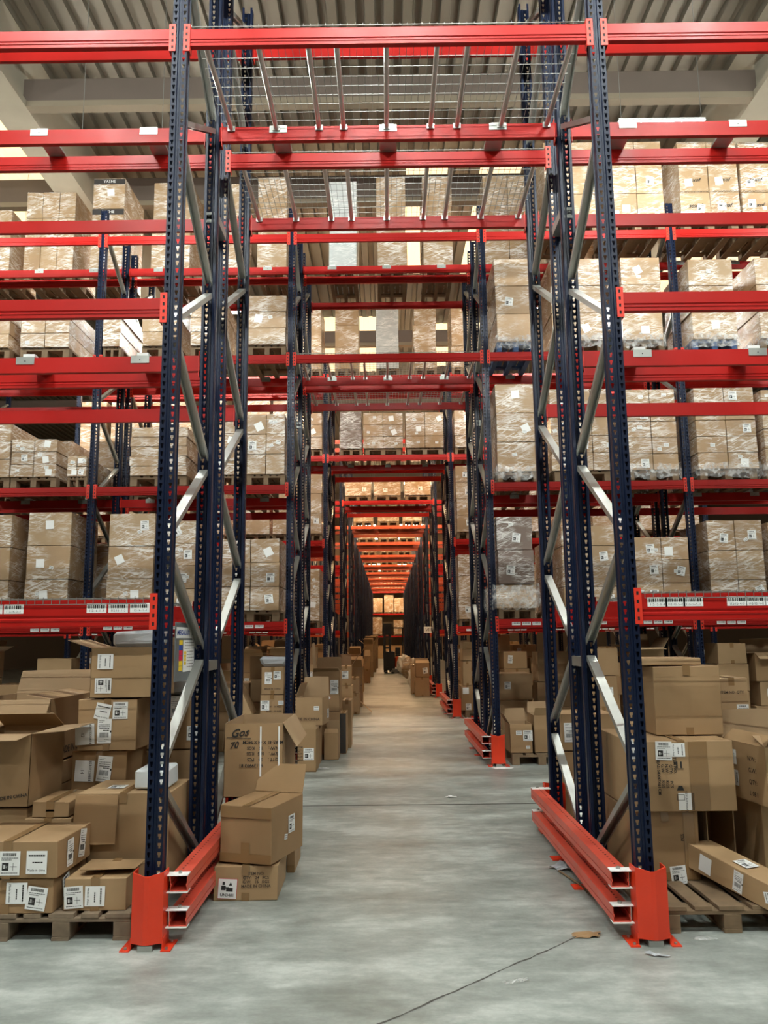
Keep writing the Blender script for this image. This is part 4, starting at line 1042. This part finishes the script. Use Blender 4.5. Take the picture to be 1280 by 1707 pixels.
# --- right side: second row and beyond
pallet('wooden pallet under the open labelled carton, right ground bay of the second row', 1.99, 11.72, 0, False, None)
o, d, tt = pc('open brown carton with two labels on a pallet, second row right', 844, 887, 1207, None, 11.18, .5, PTOP, open_={'b': (5, .17), 'l': (30, .15)}, x0=1.58)
put_label(o, d, 'ship', 'f', .80, .6, 0, 1.25); put_label(o, d, 'small', 'f', .4, .7, 0, 1.3); put_label(o, d, 'small', 'f', .8, .2, 0, .9)
pc('battered open carton beside the open labelled one, second row right', 890, 930, 1192, None, 11.2, .5, PTOP, open_={'b': (20, .15), 'f': (30, .12)})
pallet('wooden pallet in the right ground bay of the third row', 1.98, 18.25, 0, False, None)
o, d, tt = pc('spotted carton with labels on a pallet, third row right', 769, 788, 1143, None, 17.7, .6, PTOP); put_label(o, d, 'blank', 'f', .4, .8, 0, 1.3); put_label(o, d, 'ship', 'f', .6, .15, 0, 1.2)
o, d, tt = pc('plain brown carton above the spotted one, third row right', 764, 786, 1102, None, 17.7, .6, tt, x0=1.56); pc('open carton topping the stack in the third row right bay', 766, 790, 1082, None, 17.7, .6, tt, open_={'f': (40, .2), 'b': (20, .2), 'r': (20, .2)}, x0=1.56)
_, _, tt = pc('large square carton at the bottom of the pile right of the aisle, fourth row', 692, 720, 1129, None, 24.1, .8, 0, x1=1.15)
o, d, tt = pc('smaller labelled carton on the large square one, right of the aisle', 693, 716, 1105, None, 24.1, .6, tt, open_={'b': (10, .12), 'f': (-70, .2)}); put_label(o, d, 'ship', 'f', .7, .45, -10, 1.5)
pc('tall plain carton just behind the square pile right of the aisle', 685, 693, 1108, None, 25.1, .5, 0)
pc('wide carton behind the square pile right of the aisle', 692, 722, 1098, None, 26.2, .7, 0, x1=1.15)

# --- near right pallet and its cartons
pallet('wooden pallet beside the near right post protector', 1.905, 5.52, 0, True, None, 'wood')
o, d, t3 = pc('brown carton with sideways print on the right pallet, under the widest one', 1060, 1163, 1352, None, 5.42, .68, PTOP, x0=1.50)
put_label(o, d, 'ship', 'f', .66, .08, -6, 1.0)
for i, tx in enumerate(('PCS', 'KGS', 'KGS', 'MEAS:  58 X 47 X 61 CM')): put_text(o, d, tx, .026, 'f', .80+.045*i-.05, .62 if i < 3 else .45, -90, 'ink')
b = MB(); b.box(-.035, .035, -.0008, 0, 0, d[2]-.01, 'tape'); put_mesh(o, d, b.mesh('tape_strip'), 'tape_strip', 'f', .86, .01, 0)
o, d, tt = pc('widest brown carton, taped down the middle, on the right stack', 1060, 1221, 1234, None, 5.38, .72, t3, x0=1.50)
put_label(o, d, 'ship', 'f', .33, .86, 2, 1.05); put_label(o, d, 'origin', 'f', .47, .87, 90, .85); put_label(o, d, 'blank', 'f', .52, .14, 0, 1.0, (('TZYUNYINWAY', .018, 0, 0, 90),))
for i, (tx, v) in enumerate((('ITEM NO.', .66), ('QTY:      PCS', .5), ('N.W:      KGS', .5), ('G.W:      KGS', .5), ('MEAS: 58X47X61CM', .5))): put_text(o, d, tx, .026, 'f', .43-.04*i, v, 90, 'ink')
b = MB()
for q in (-.014, .014): b.box(q-.005, q+.005, -.001, 0, -.02, .02, 'ink')
b.box(-.03, .03, -.001, 0, -.028, -.024, 'ink'); b.quad((-.024, -.001, -.16), (.024, -.001, -.16), (.012, -.001, -.13), (-.012, -.001, -.13), 'ink'); b.box(-.024, .024, -.001, 0, -.22, -.217, 'ink'); b.box(-.024, .024, -.001, 0, -.186, -.183, 'ink'); b.box(-.024, -.021, -.001, 0, -.22, -.183, 'ink'); b.box(.021, .024, -.001, 0, -.22, -.183, 'ink')
put_mesh(o, d, b.mesh('handling_marks'), 'handling_marks', 'f', .47, .66, 0)
b = MB(); b.box(-.06, .06, -.0008, 0, 0, d[2]-.01, 'tape'); put_mesh(o, d, b.mesh('tape_strip'), 'tape_strip', 'f', .66, .01, 0)
H2T = tt
o, d, tt = pc('large plain dark-faced carton on top of the right stack', 1089, 1199, 1110, None, 5.62, .42, H2T, 0, jit=.006)
o, d, _ = pc('flat brown carton lying on the large plain one', 1070, 1169, 1096, None, 5.66, .34, tt, tape=False)
# open carton lying on its side, mouth towards the camera
xa, xb = at(1170, 1390, Y=5.6).x, at(1222, 1390, Y=5.6).x
o, d = open_carton('open carton lying on its side, dark mouth facing out under the wide one', (xa+xb)/2+.02, 6.02, (PTOP+t3)/2, xb-xa, t3-PTOP-.02, .40, 0, {'l': (12, .16)}, None, 'card', math.radians(90))
_, _, t6 = pc('brown carton standing right of the sideways open one', 1232, 1400, 1338, None, 5.40, .6, 0, 0, x0=2.33)
o, d, tt = pc('open carton with red and white side labels, right of the widest one', 1250, 1400, 1246, None, 5.22, .5, t6, math.radians(7), open_={'b': (20, .2), 'f': (-70, .16), 'l': (-50, .1)}, x0=2.30)
put_label(o, d, 'blank', 'l', .25, .72, 0, .9, (('HOT', .03, 0, .015, 0),)); put_label(o, d, 'ship', 'l', .25, .35, 90, 1.0)
for i, s_ in enumerate(('N.W:', 'G.W:', 'QTY:', 'L 08 I')): put_text(o, d, s_, .04, 'l', .7, .75-.2*i, 0, 'fadedink')
put_text(o, d, '12', .05, 'f', .2, .55, 0, 'ink')
# long carton sliding off the pallet
L7 = 1.0; p0 = Vector((2.26, 4.72, .135)); p1 = Vector((1.99, 5.34, .235)); dr = (p1-p0).normalized(); o, d = carton('long narrow carton with three labels sliding off the right pallet', 0, 0, 0, .20, .85, .145, 0, tape=False)
yaw = math.atan2(-dr.x, dr.y); o.rotation_euler = (math.asin(dr.z), 0, yaw); o.location = p0+dr*.42+Vector((0, 0, -.03))
put_label(o, d, 'ship', 't', .5, .55, 0, 1.0); put_label(o, d, 'blank', 'l', .2, .5, 4, .95); put_label(o, d, 'tall', 'l', .50, .5, 4, .7); put_label(o, d, 'small', 'l', .75, .5, 70, 1)
# stack seen between the right uprights
_, _, tt = pc('bottom carton of the stack seen between the right uprights', 942, 1010, 1300, None, 7.55, .5, 0, x0=1.52, x1=2.0)
_, _, tt = pc('carton seen between the right uprights, second of its stack', 942, 1010, 1252, None, 7.55, .5, tt, x0=1.52, x1=2.0)
o, d, tt = pc('labelled carton seen between the right uprights, topmost of its stack', 942, 1010, 1190, None, 7.55, .5, tt, x0=1.52, x1=2.0); put_label(o, d, 'tall', 'f', .15, .5, 0, 1)
# cartons behind, right
z = 0
for tp in (1330, 1262, 1212): _, _, z = pc('carton %s of the stack behind the red-labelled open carton' % {1330: 'lowest', 1262: 'second', 1212: 'third'}[tp], 1196, 1290, tp, None, 6.9, .5, z)
o, d, z = pc('open carton with a label behind the large dark-faced one', 1193, 1246, 1130, None, 7.0, .4, z, open_=None); put_label(o, d, 'ship', 'f', .8, .3, 0, 1); put_text(o, d, 'ITEM NO  QTY', .03, 'f', .5, .7, 0, 'fadedink')
z = 0
for tp, nm in ((1340, 'lowest'), (1275, 'second'), (1225, 'third'), (1192, 'battery-marked')): o, d, z = pc('%s carton of the stack at the right edge of the picture' % nm, 1252, 1330, tp, None, 5.95, .5, z, x0=2.55)

# --- darker piles deep under the racks
def heap(r, rack, xs, seed, tops, where, dy=.1, n_open=.35):
    rd = random.Random(seed)
    for k, x in enumerate(xs):
        z = 0; y = plane_y(r, rack, 0)+dy+rd.uniform(0, .15); H = rd.uniform(*tops); i = 0
        if any(x-.28 < b_ and x+.28 > a_ and y < d_ and y+.6 > c_ for (a_, b_, c_, d_) in USED): continue
        USED.append((x-.27, x+.27, y, y+.6))
        while z < H and i < 5:
            w_, dp, h = rd.uniform(.38, .56), rd.uniform(.45, .6), rd.uniform(.26, .46)
            px_ = x+rd.uniform(-.03, .03); rz = rd.uniform(-.08, .08); last = z+h >= H
            lab = '%s carton of the %s pile from the aisle, %s' % ((('bottom', 'second', 'third', 'fourth', 'fifth')[i] if not last or i == 0 else 'top'), ORD[min(k+1, 13)], where)
            if last and rd.random() < n_open: o, d = open_carton(lab, px_, y+dp/2, z+.002, w_, dp, h, rz, {'f': (rd.uniform(20, 130), .16), 'b': (rd.uniform(-10, 60), .2), 'l': (rd.uniform(20, 110), .16), 'r': (rd.uniform(20, 110), .16)}, 'piled cartons under the racks')
            else:
                o, d = carton(lab, px_, y+dp/2, z+.002, w_, dp, h, rz, 'card', 'piled cartons under the racks', rd.random() < .5)
                if rd.random() < .6: put_label(o, d, rd.choice(('ship', 'origin', 'tall')), 'f', rd.uniform(.25, .75), .55, rd.choice((0, 0, 5, 90)), 1.0)
            z += h+.006; i += 1
def spread_x(s, a, b_, st): 
    n = int((b_-a)/st); return [s*(a+st*(i+.5)) for i in range(n)]
heap(0, 1, spread_x(-1, 2.35, 4.0, .62), 11, (.9, 1.45), 'first row, back rack, left')
heap(0, 1, spread_x(1, 2.65, 4.0, .64), 12, (1.0, 1.5), 'first row, back rack, right')
heap(0, 1, spread_x(-1, 1.75, 4.0, .62), 31, (.5, 1.0), 'aisle floor behind the first row, left', 1.35)
heap(0, 1, spread_x(1, 2.3, 4.0, .62), 32, (.5, 1.0), 'aisle floor behind the first row, right', 1.85)
for r in (1, 2):
    for s in (-1, 1):
        a0 = {(1, 1): 2.6, (1, -1): 2.5, (2, 1): 2.4, (2, -1): 1.5}[(r, s)]
        heap(r, 0, spread_x(s, a0, 4.05, .60), 40+r*2+s, (.8, 1.5), '%s row, first %s bay' % (ORD[r+1], side_word(s)))
        heap(r, 0, spread_x(s, 4.40, 6.9, .60), 50+r*2+s, (.8, 1.5), '%s row, second %s bay' % (ORD[r+1], side_word(s)))
        heap(r, 1, spread_x(s, 1.6, 4.05, .62), 60+r*2+s, (.9, 1.55), '%s row rear rack, first %s bay' % (ORD[r+1], side_word(s)))
for s in (-1, 1):
    heap(3, 0, spread_x(s, 1.6, 4.05, .8), 80+s, (1.0, 1.6), 'fourth row, %s bay' % side_word(s))

# ------------------------------------------------------------------ signs
def load_sign():
    t = thing('load_sign', 'grey load notice with coloured stickers hung on the near left upright', 'sign', (-1.43, 5.30+.19, at(285, 1037, Y=5.3).z), math.pi/2)
    t.scale = (1.55, 1, .90)
    W_, H_ = .34, .43
    b = MB(); b.cbox(0-.12, W_-.12, 0, .008, -H_, 0, 'signgrey', .003); ob('backing_plate', b.mesh('backing_plate'), t)
    b = MB(); b.box(-.11, .205, -.002, 0, -.115, -.035, 'paper'); n = ob('name_plate', b.mesh('name_plate'), t); ob('lettering', text_mesh('MECALUX', .048, 'blue', .15, offset=.0012), n, (.0, -.004, -.075)); ob('lettering', text_mesh('20', .03), n, (.165, -.004, -.085))
    for i, c_ in enumerate(('yellow', 'blue', 'crimson', 'crimson', 'yellow', 'yellow')):
        b = MB(); b.box(-.06, -.005, -.002, 0, -.165-.038*i, -.130-.038*i, c_); ob('sticker', b.mesh('sticker'), t)
    b = MB(); b.box(.01, .205, -.002, 0, -.365, -.130, 'paper'); rd = random.Random(2)
    for i in range(9):
        z = -.145-i*.023; x = .075 if i > 2 else .03
        while x < .185: w_ = rd.uniform(.008, .03); b.box(x, x+w_, -.003, -.002, z-.004, z, 'fadedink'); x += w_+.006
    for i in range(4): b.box(.022, .058, -.003, -.002, -.235-i*.026, -.213-i*.026, 'yellow')
    ob('notice', b.mesh('notice'), t)
load_sign()
def small_signs():
    for r in (1, 2, 3):
        t = thing('load_sign', 'small grey load notice on the %s row upright left of the aisle' % ORD[r+1], 'sign', (-1.43, ROWS[r]+.62, 1.80), math.pi/2, 'far load notices')
        b = MB(); b.box(-.11, .12, 0, .008, -.43, 0, 'signgrey'); ob('backing_plate', b.mesh('backing_plate'), t); b = MB(); b.box(-.09, .10, -.002, 0, -.11, -.03, 'paper'); b.box(-.09, .10, -.002, 0, -.40, -.13, 'paper'); b.box(-.085, -.05, -.003, -.002, -.33, -.2, 'yellow'); ob('notice', b.mesh('notice'), t)
    t = thing('aisle_sign', 'small white aisle number board on a far upright right of the aisle', 'sign', (1.40, ROWS[4]-.013, 1.98)); b = MB(); b.box(-.17, .17, 0, .01, -.11, .11, 'paper'); ob('board', b.mesh('board'), t); ob('lettering', text_mesh('VIII', .16), t, (0, -.004, 0))
small_signs()
# strip of bar-code stickers on the near right brace
up = UP[(0, 0, 1.4)]; br = [c for c in up.children if c.name.startswith('brace') and abs(c.location.y-YB) < .01 and 1.3 < c.location.z < 1.9]
if br:
    for k in range(6):
        l = ob('barcode_label', BCL[k % 3], br[0], (0, .12+.12*k+(.09 if k > 2 else 0), .0395), (math.radians(-90), 0, 0), (.34, 1, 1.5)); 

# ------------------------------------------------------------------ litter on the floor
def scrap(label, cat, px, py, w_, d_, mat, seed, amp=.02, rz=0, n=7, name='paper_scrap'):
    rd = random.Random(seed); p = at(px, py, Z=0); b = MB(); vs = []
    for j in range(n):
        for i in range(n):
            u, v = i/(n-1)*2-1, j/(n-1)*2-1; k = 1-.35*rd.random()*max(abs(u), abs(v))
            vs.append((u*w_/2*k+rd.uniform(-.004, .004), v*d_/2*k*(1-.4*abs(u)), .004+abs(rd.gauss(0, 1))*amp*(.3+abs(v)*.4)))
    b.add(vs, [(j*n+i, j*n+i+1, (j+1)*n+i+1, (j+1)*n+i) for j in range(n-1) for i in range(n-1)], mat)
    tag(ob(name, b.mesh(name), None, (p.x, p.y, 0), (0, 0, rz)), label, cat)
scrap('torn brown cardboard scrap on the floor by the right guard rail', 'cardboard scrap', 978, 1560, .19, .13, 'card', 1, .008, .1, name='cardboard_scrap')
scrap('curl of white film on the bare floor in front', 'plastic film', 860, 1638, .16, .06, 'film', 2, .01, .4, name='film_scrap')
scrap('shred of grey paper below the near right protector', 'paper scrap', 1098, 1594, .14, .04, 'greyplastic', 3, .01, -.3)
scrap('piece of clear film beside the right pallet', 'plastic film', 1176, 1567, .15, .07, 'film', 4, .012, -.2, name='film_scrap')
scrap('white paper scrap in the middle of the aisle', 'paper scrap', 752, 1329, .13, .08, 'paper', 5, .008, .1)
scrap('flattened white cardboard beside the second right protector', 'cardboard scrap', 838, 1281, .32, .22, 'paper', 6, .002, 0, name='cardboard_scrap')
scrap('crumpled grey foil under the right guard rail', 'plastic film', 950, 1448, .30, .16, 'greyplastic', 7, .03, .2, name='film_scrap')
scrap('white flecks of paper by the second left protector', 'paper scrap', 540, 1281, .16, .10, 'paper', 8, .004, 0)
b = MB(); p, q = at(932, 1452, Z=.01), at(992, 1496, Z=.01); b.tube(p, p.lerp(q, .5)+Vector((.02, -.02, 0)), .008, 'wood', 6); b.tube(p.lerp(q, .5)+Vector((.02, -.02, 0)), q, .006, 'wood', 6); tag(ob('wood_splinter', b.mesh('wood_splinter')), 'thin wooden splinter on the floor under the right guard rail', 'splinter')

# ------------------------------------------------------------------ lift truck far down the aisle
def truck():
    p = at(656, 1121.5, Z=0); y = p.y
    t = thing('reach_truck', 'black and orange-red reach truck parked far down the aisle', 'forklift', (at(655, 1121, Y=y).x, y, 0)); t.scale = (1.12, 1.12, 1.08)
    b = MB(); b.cbox(-.42, .10, -.25, .45, .12, .98, 'blackpaint', .03); ob('body', b.mesh('body'), t)
    b = MB(); b.cbox(.10, .52, -.1, .55, .22, .74, 'truckorange', .06); ob('engine_cover', b.mesh('engine_cover'), t)
    b = MB()
    for x in (-.36, -.12): b.box(x-.05, x+.05, -.42, -.30, .05, 2.2, 'blackpaint')
    for z in (.2, 1.1, 1.6, 2.1): b.box(-.36, -.12, -.40, -.32, z, z+.08, 'blackpaint')
    b.box(-.40, -.04, -.46, -.30, 1.75, 2.25, 'blackpaint'); ob('mast', b.mesh('mast'), t)
    b = MB()
    for x in (-.34, .46): b.box(x-.03, x+.03, .45, .52, .7, 2.05, 'blackpaint')
    b.box(-.38, .5, -.2, .55, 2.03, 2.08, 'blackpaint'); ob('overhead_guard', b.mesh('overhead_guard'), t)
    b = MB(); b.cbox(-.05, .5, -.95, -.2, .05, .20, 'signgrey', .02); ob('support_arm', b.mesh('support_arm'), t)
    b = MB()
    for x in (-.3, -.05): b.box(x-.05, x+.05, -1.2, -.44, .06, .10, 'blackpaint')
    ob('fork', b.mesh('fork'), t)
    b = MB()
    for (x, yy, r_) in ((.40, -.7, .09), (.0, -.7, .09), (.3, .4, .16), (-.3, .4, .16)): b.tube((x-.05, yy, r_), (x+.05, yy, r_), r_, 'rubber', 16); ob('wheel', b.mesh('wheel'), t); b = MB()
    b = MB(); b.cbox(.12, .34, .1, .4, .74, .82, 'blackpaint', .02); b.cbox(.12, .34, .36, .44, .8, 1.15, 'blackpaint', .02); ob('seat', b.mesh('seat'), t)
truck()
def blob(label, px, py_top, Y, w_, seed, mat='whitewrap'):
    bm = bmesh.new(); bmesh.ops.create_icosphere(bm, subdivisions=3, radius=1); rd = random.Random(seed)
    h = at(px, py_top, Y=Y).z
    for v in bm.verts:
        k = 1+rd.uniform(-.16, .16); v.co = Vector((v.co.x*w_/2*k, v.co.y*w_/2*k, (v.co.z*k*.5+.5)*h)); v.co.z = max(0, v.co.z)
    me = D.meshes.new('film_bale'); bm.to_mesh(me); bm.free(); me.materials.append(MT[mat])
    tag(ob('film_bale', me, None, (at(px, 1100, Y=Y).x, Y, 0)), label, 'film bale')
blob('low heap of white plastic film nearest the square cartons', 690, 1112, 27.4, .45, 1); blob('tall heap of white and brown film beside the lift truck', 682, 1095, 33, .6, 2, 'wrap'); blob('heap of white film behind the tall film heap', 674, 1091, 38.6, .7, 3)

# ------------------------------------------------------------------ closing rack at the end of the hall
def end_rack():
    y = 70.3; h = .12
    for i, x in enumerate((-4.2, -1.4, 1.4, 4.2)):
        o = ob('rack_upright', FARU, None, (x, y+RD/2, 0)); tag(o, 'navy upright of the closing rack at the end of the hall, %s' % ('far left', 'inner left', 'inner right', 'far right')[i], 'rack upright', 'far rack uprights')
    for bay in (-1, 0, 1):
        for lv in (1, 2, 3):
            o = ob('rack_crossbeam', bm_for(.122)[0], None, (bay*2.8, y, LV[lv]-.122)); tag(o, 'red %s level beam of the closing rack at the hall end, %s' % (ORD[lv], ('left', 'middle', 'right')[bay+1]), 'rack beam', 'red rack beams')
    for lv, xs in ((1, (-.95, .85)), (2, (-.9, .05, .92)), (3, (-.9, 0, .9))):
        for i, x in enumerate(xs):
            pallet('pallet %s on the closing rack, %s level' % (('left', 'middle', 'right')[i], ORD[lv]), x, y+.6, LV[lv], False, 'pallets on the racks')
            carton('tall %s load on the closing rack at the hall end, %s level' % (('left', 'middle', 'right')[i], ORD[lv]), x, y+.6, LV[lv]+.146, .8, 1.0, 1.2+.25*((i+lv) % 2), 0, ('darkwrap', 'wrap', 'wrap')[(i+lv) % 3] if x < 0 else 'wrap', 'loads on the closing rack', False, name='wrapped_load', cat='wrapped load')
    for i, x in enumerate((-.9, .1, .9)): carton('carton stack base under the closing rack, %s' % ('left', 'middle', 'right')[i], x, y+.6, 0, .8, .9, 1.1, 0, 'card', 'loads on the closing rack', False)
end_rack()
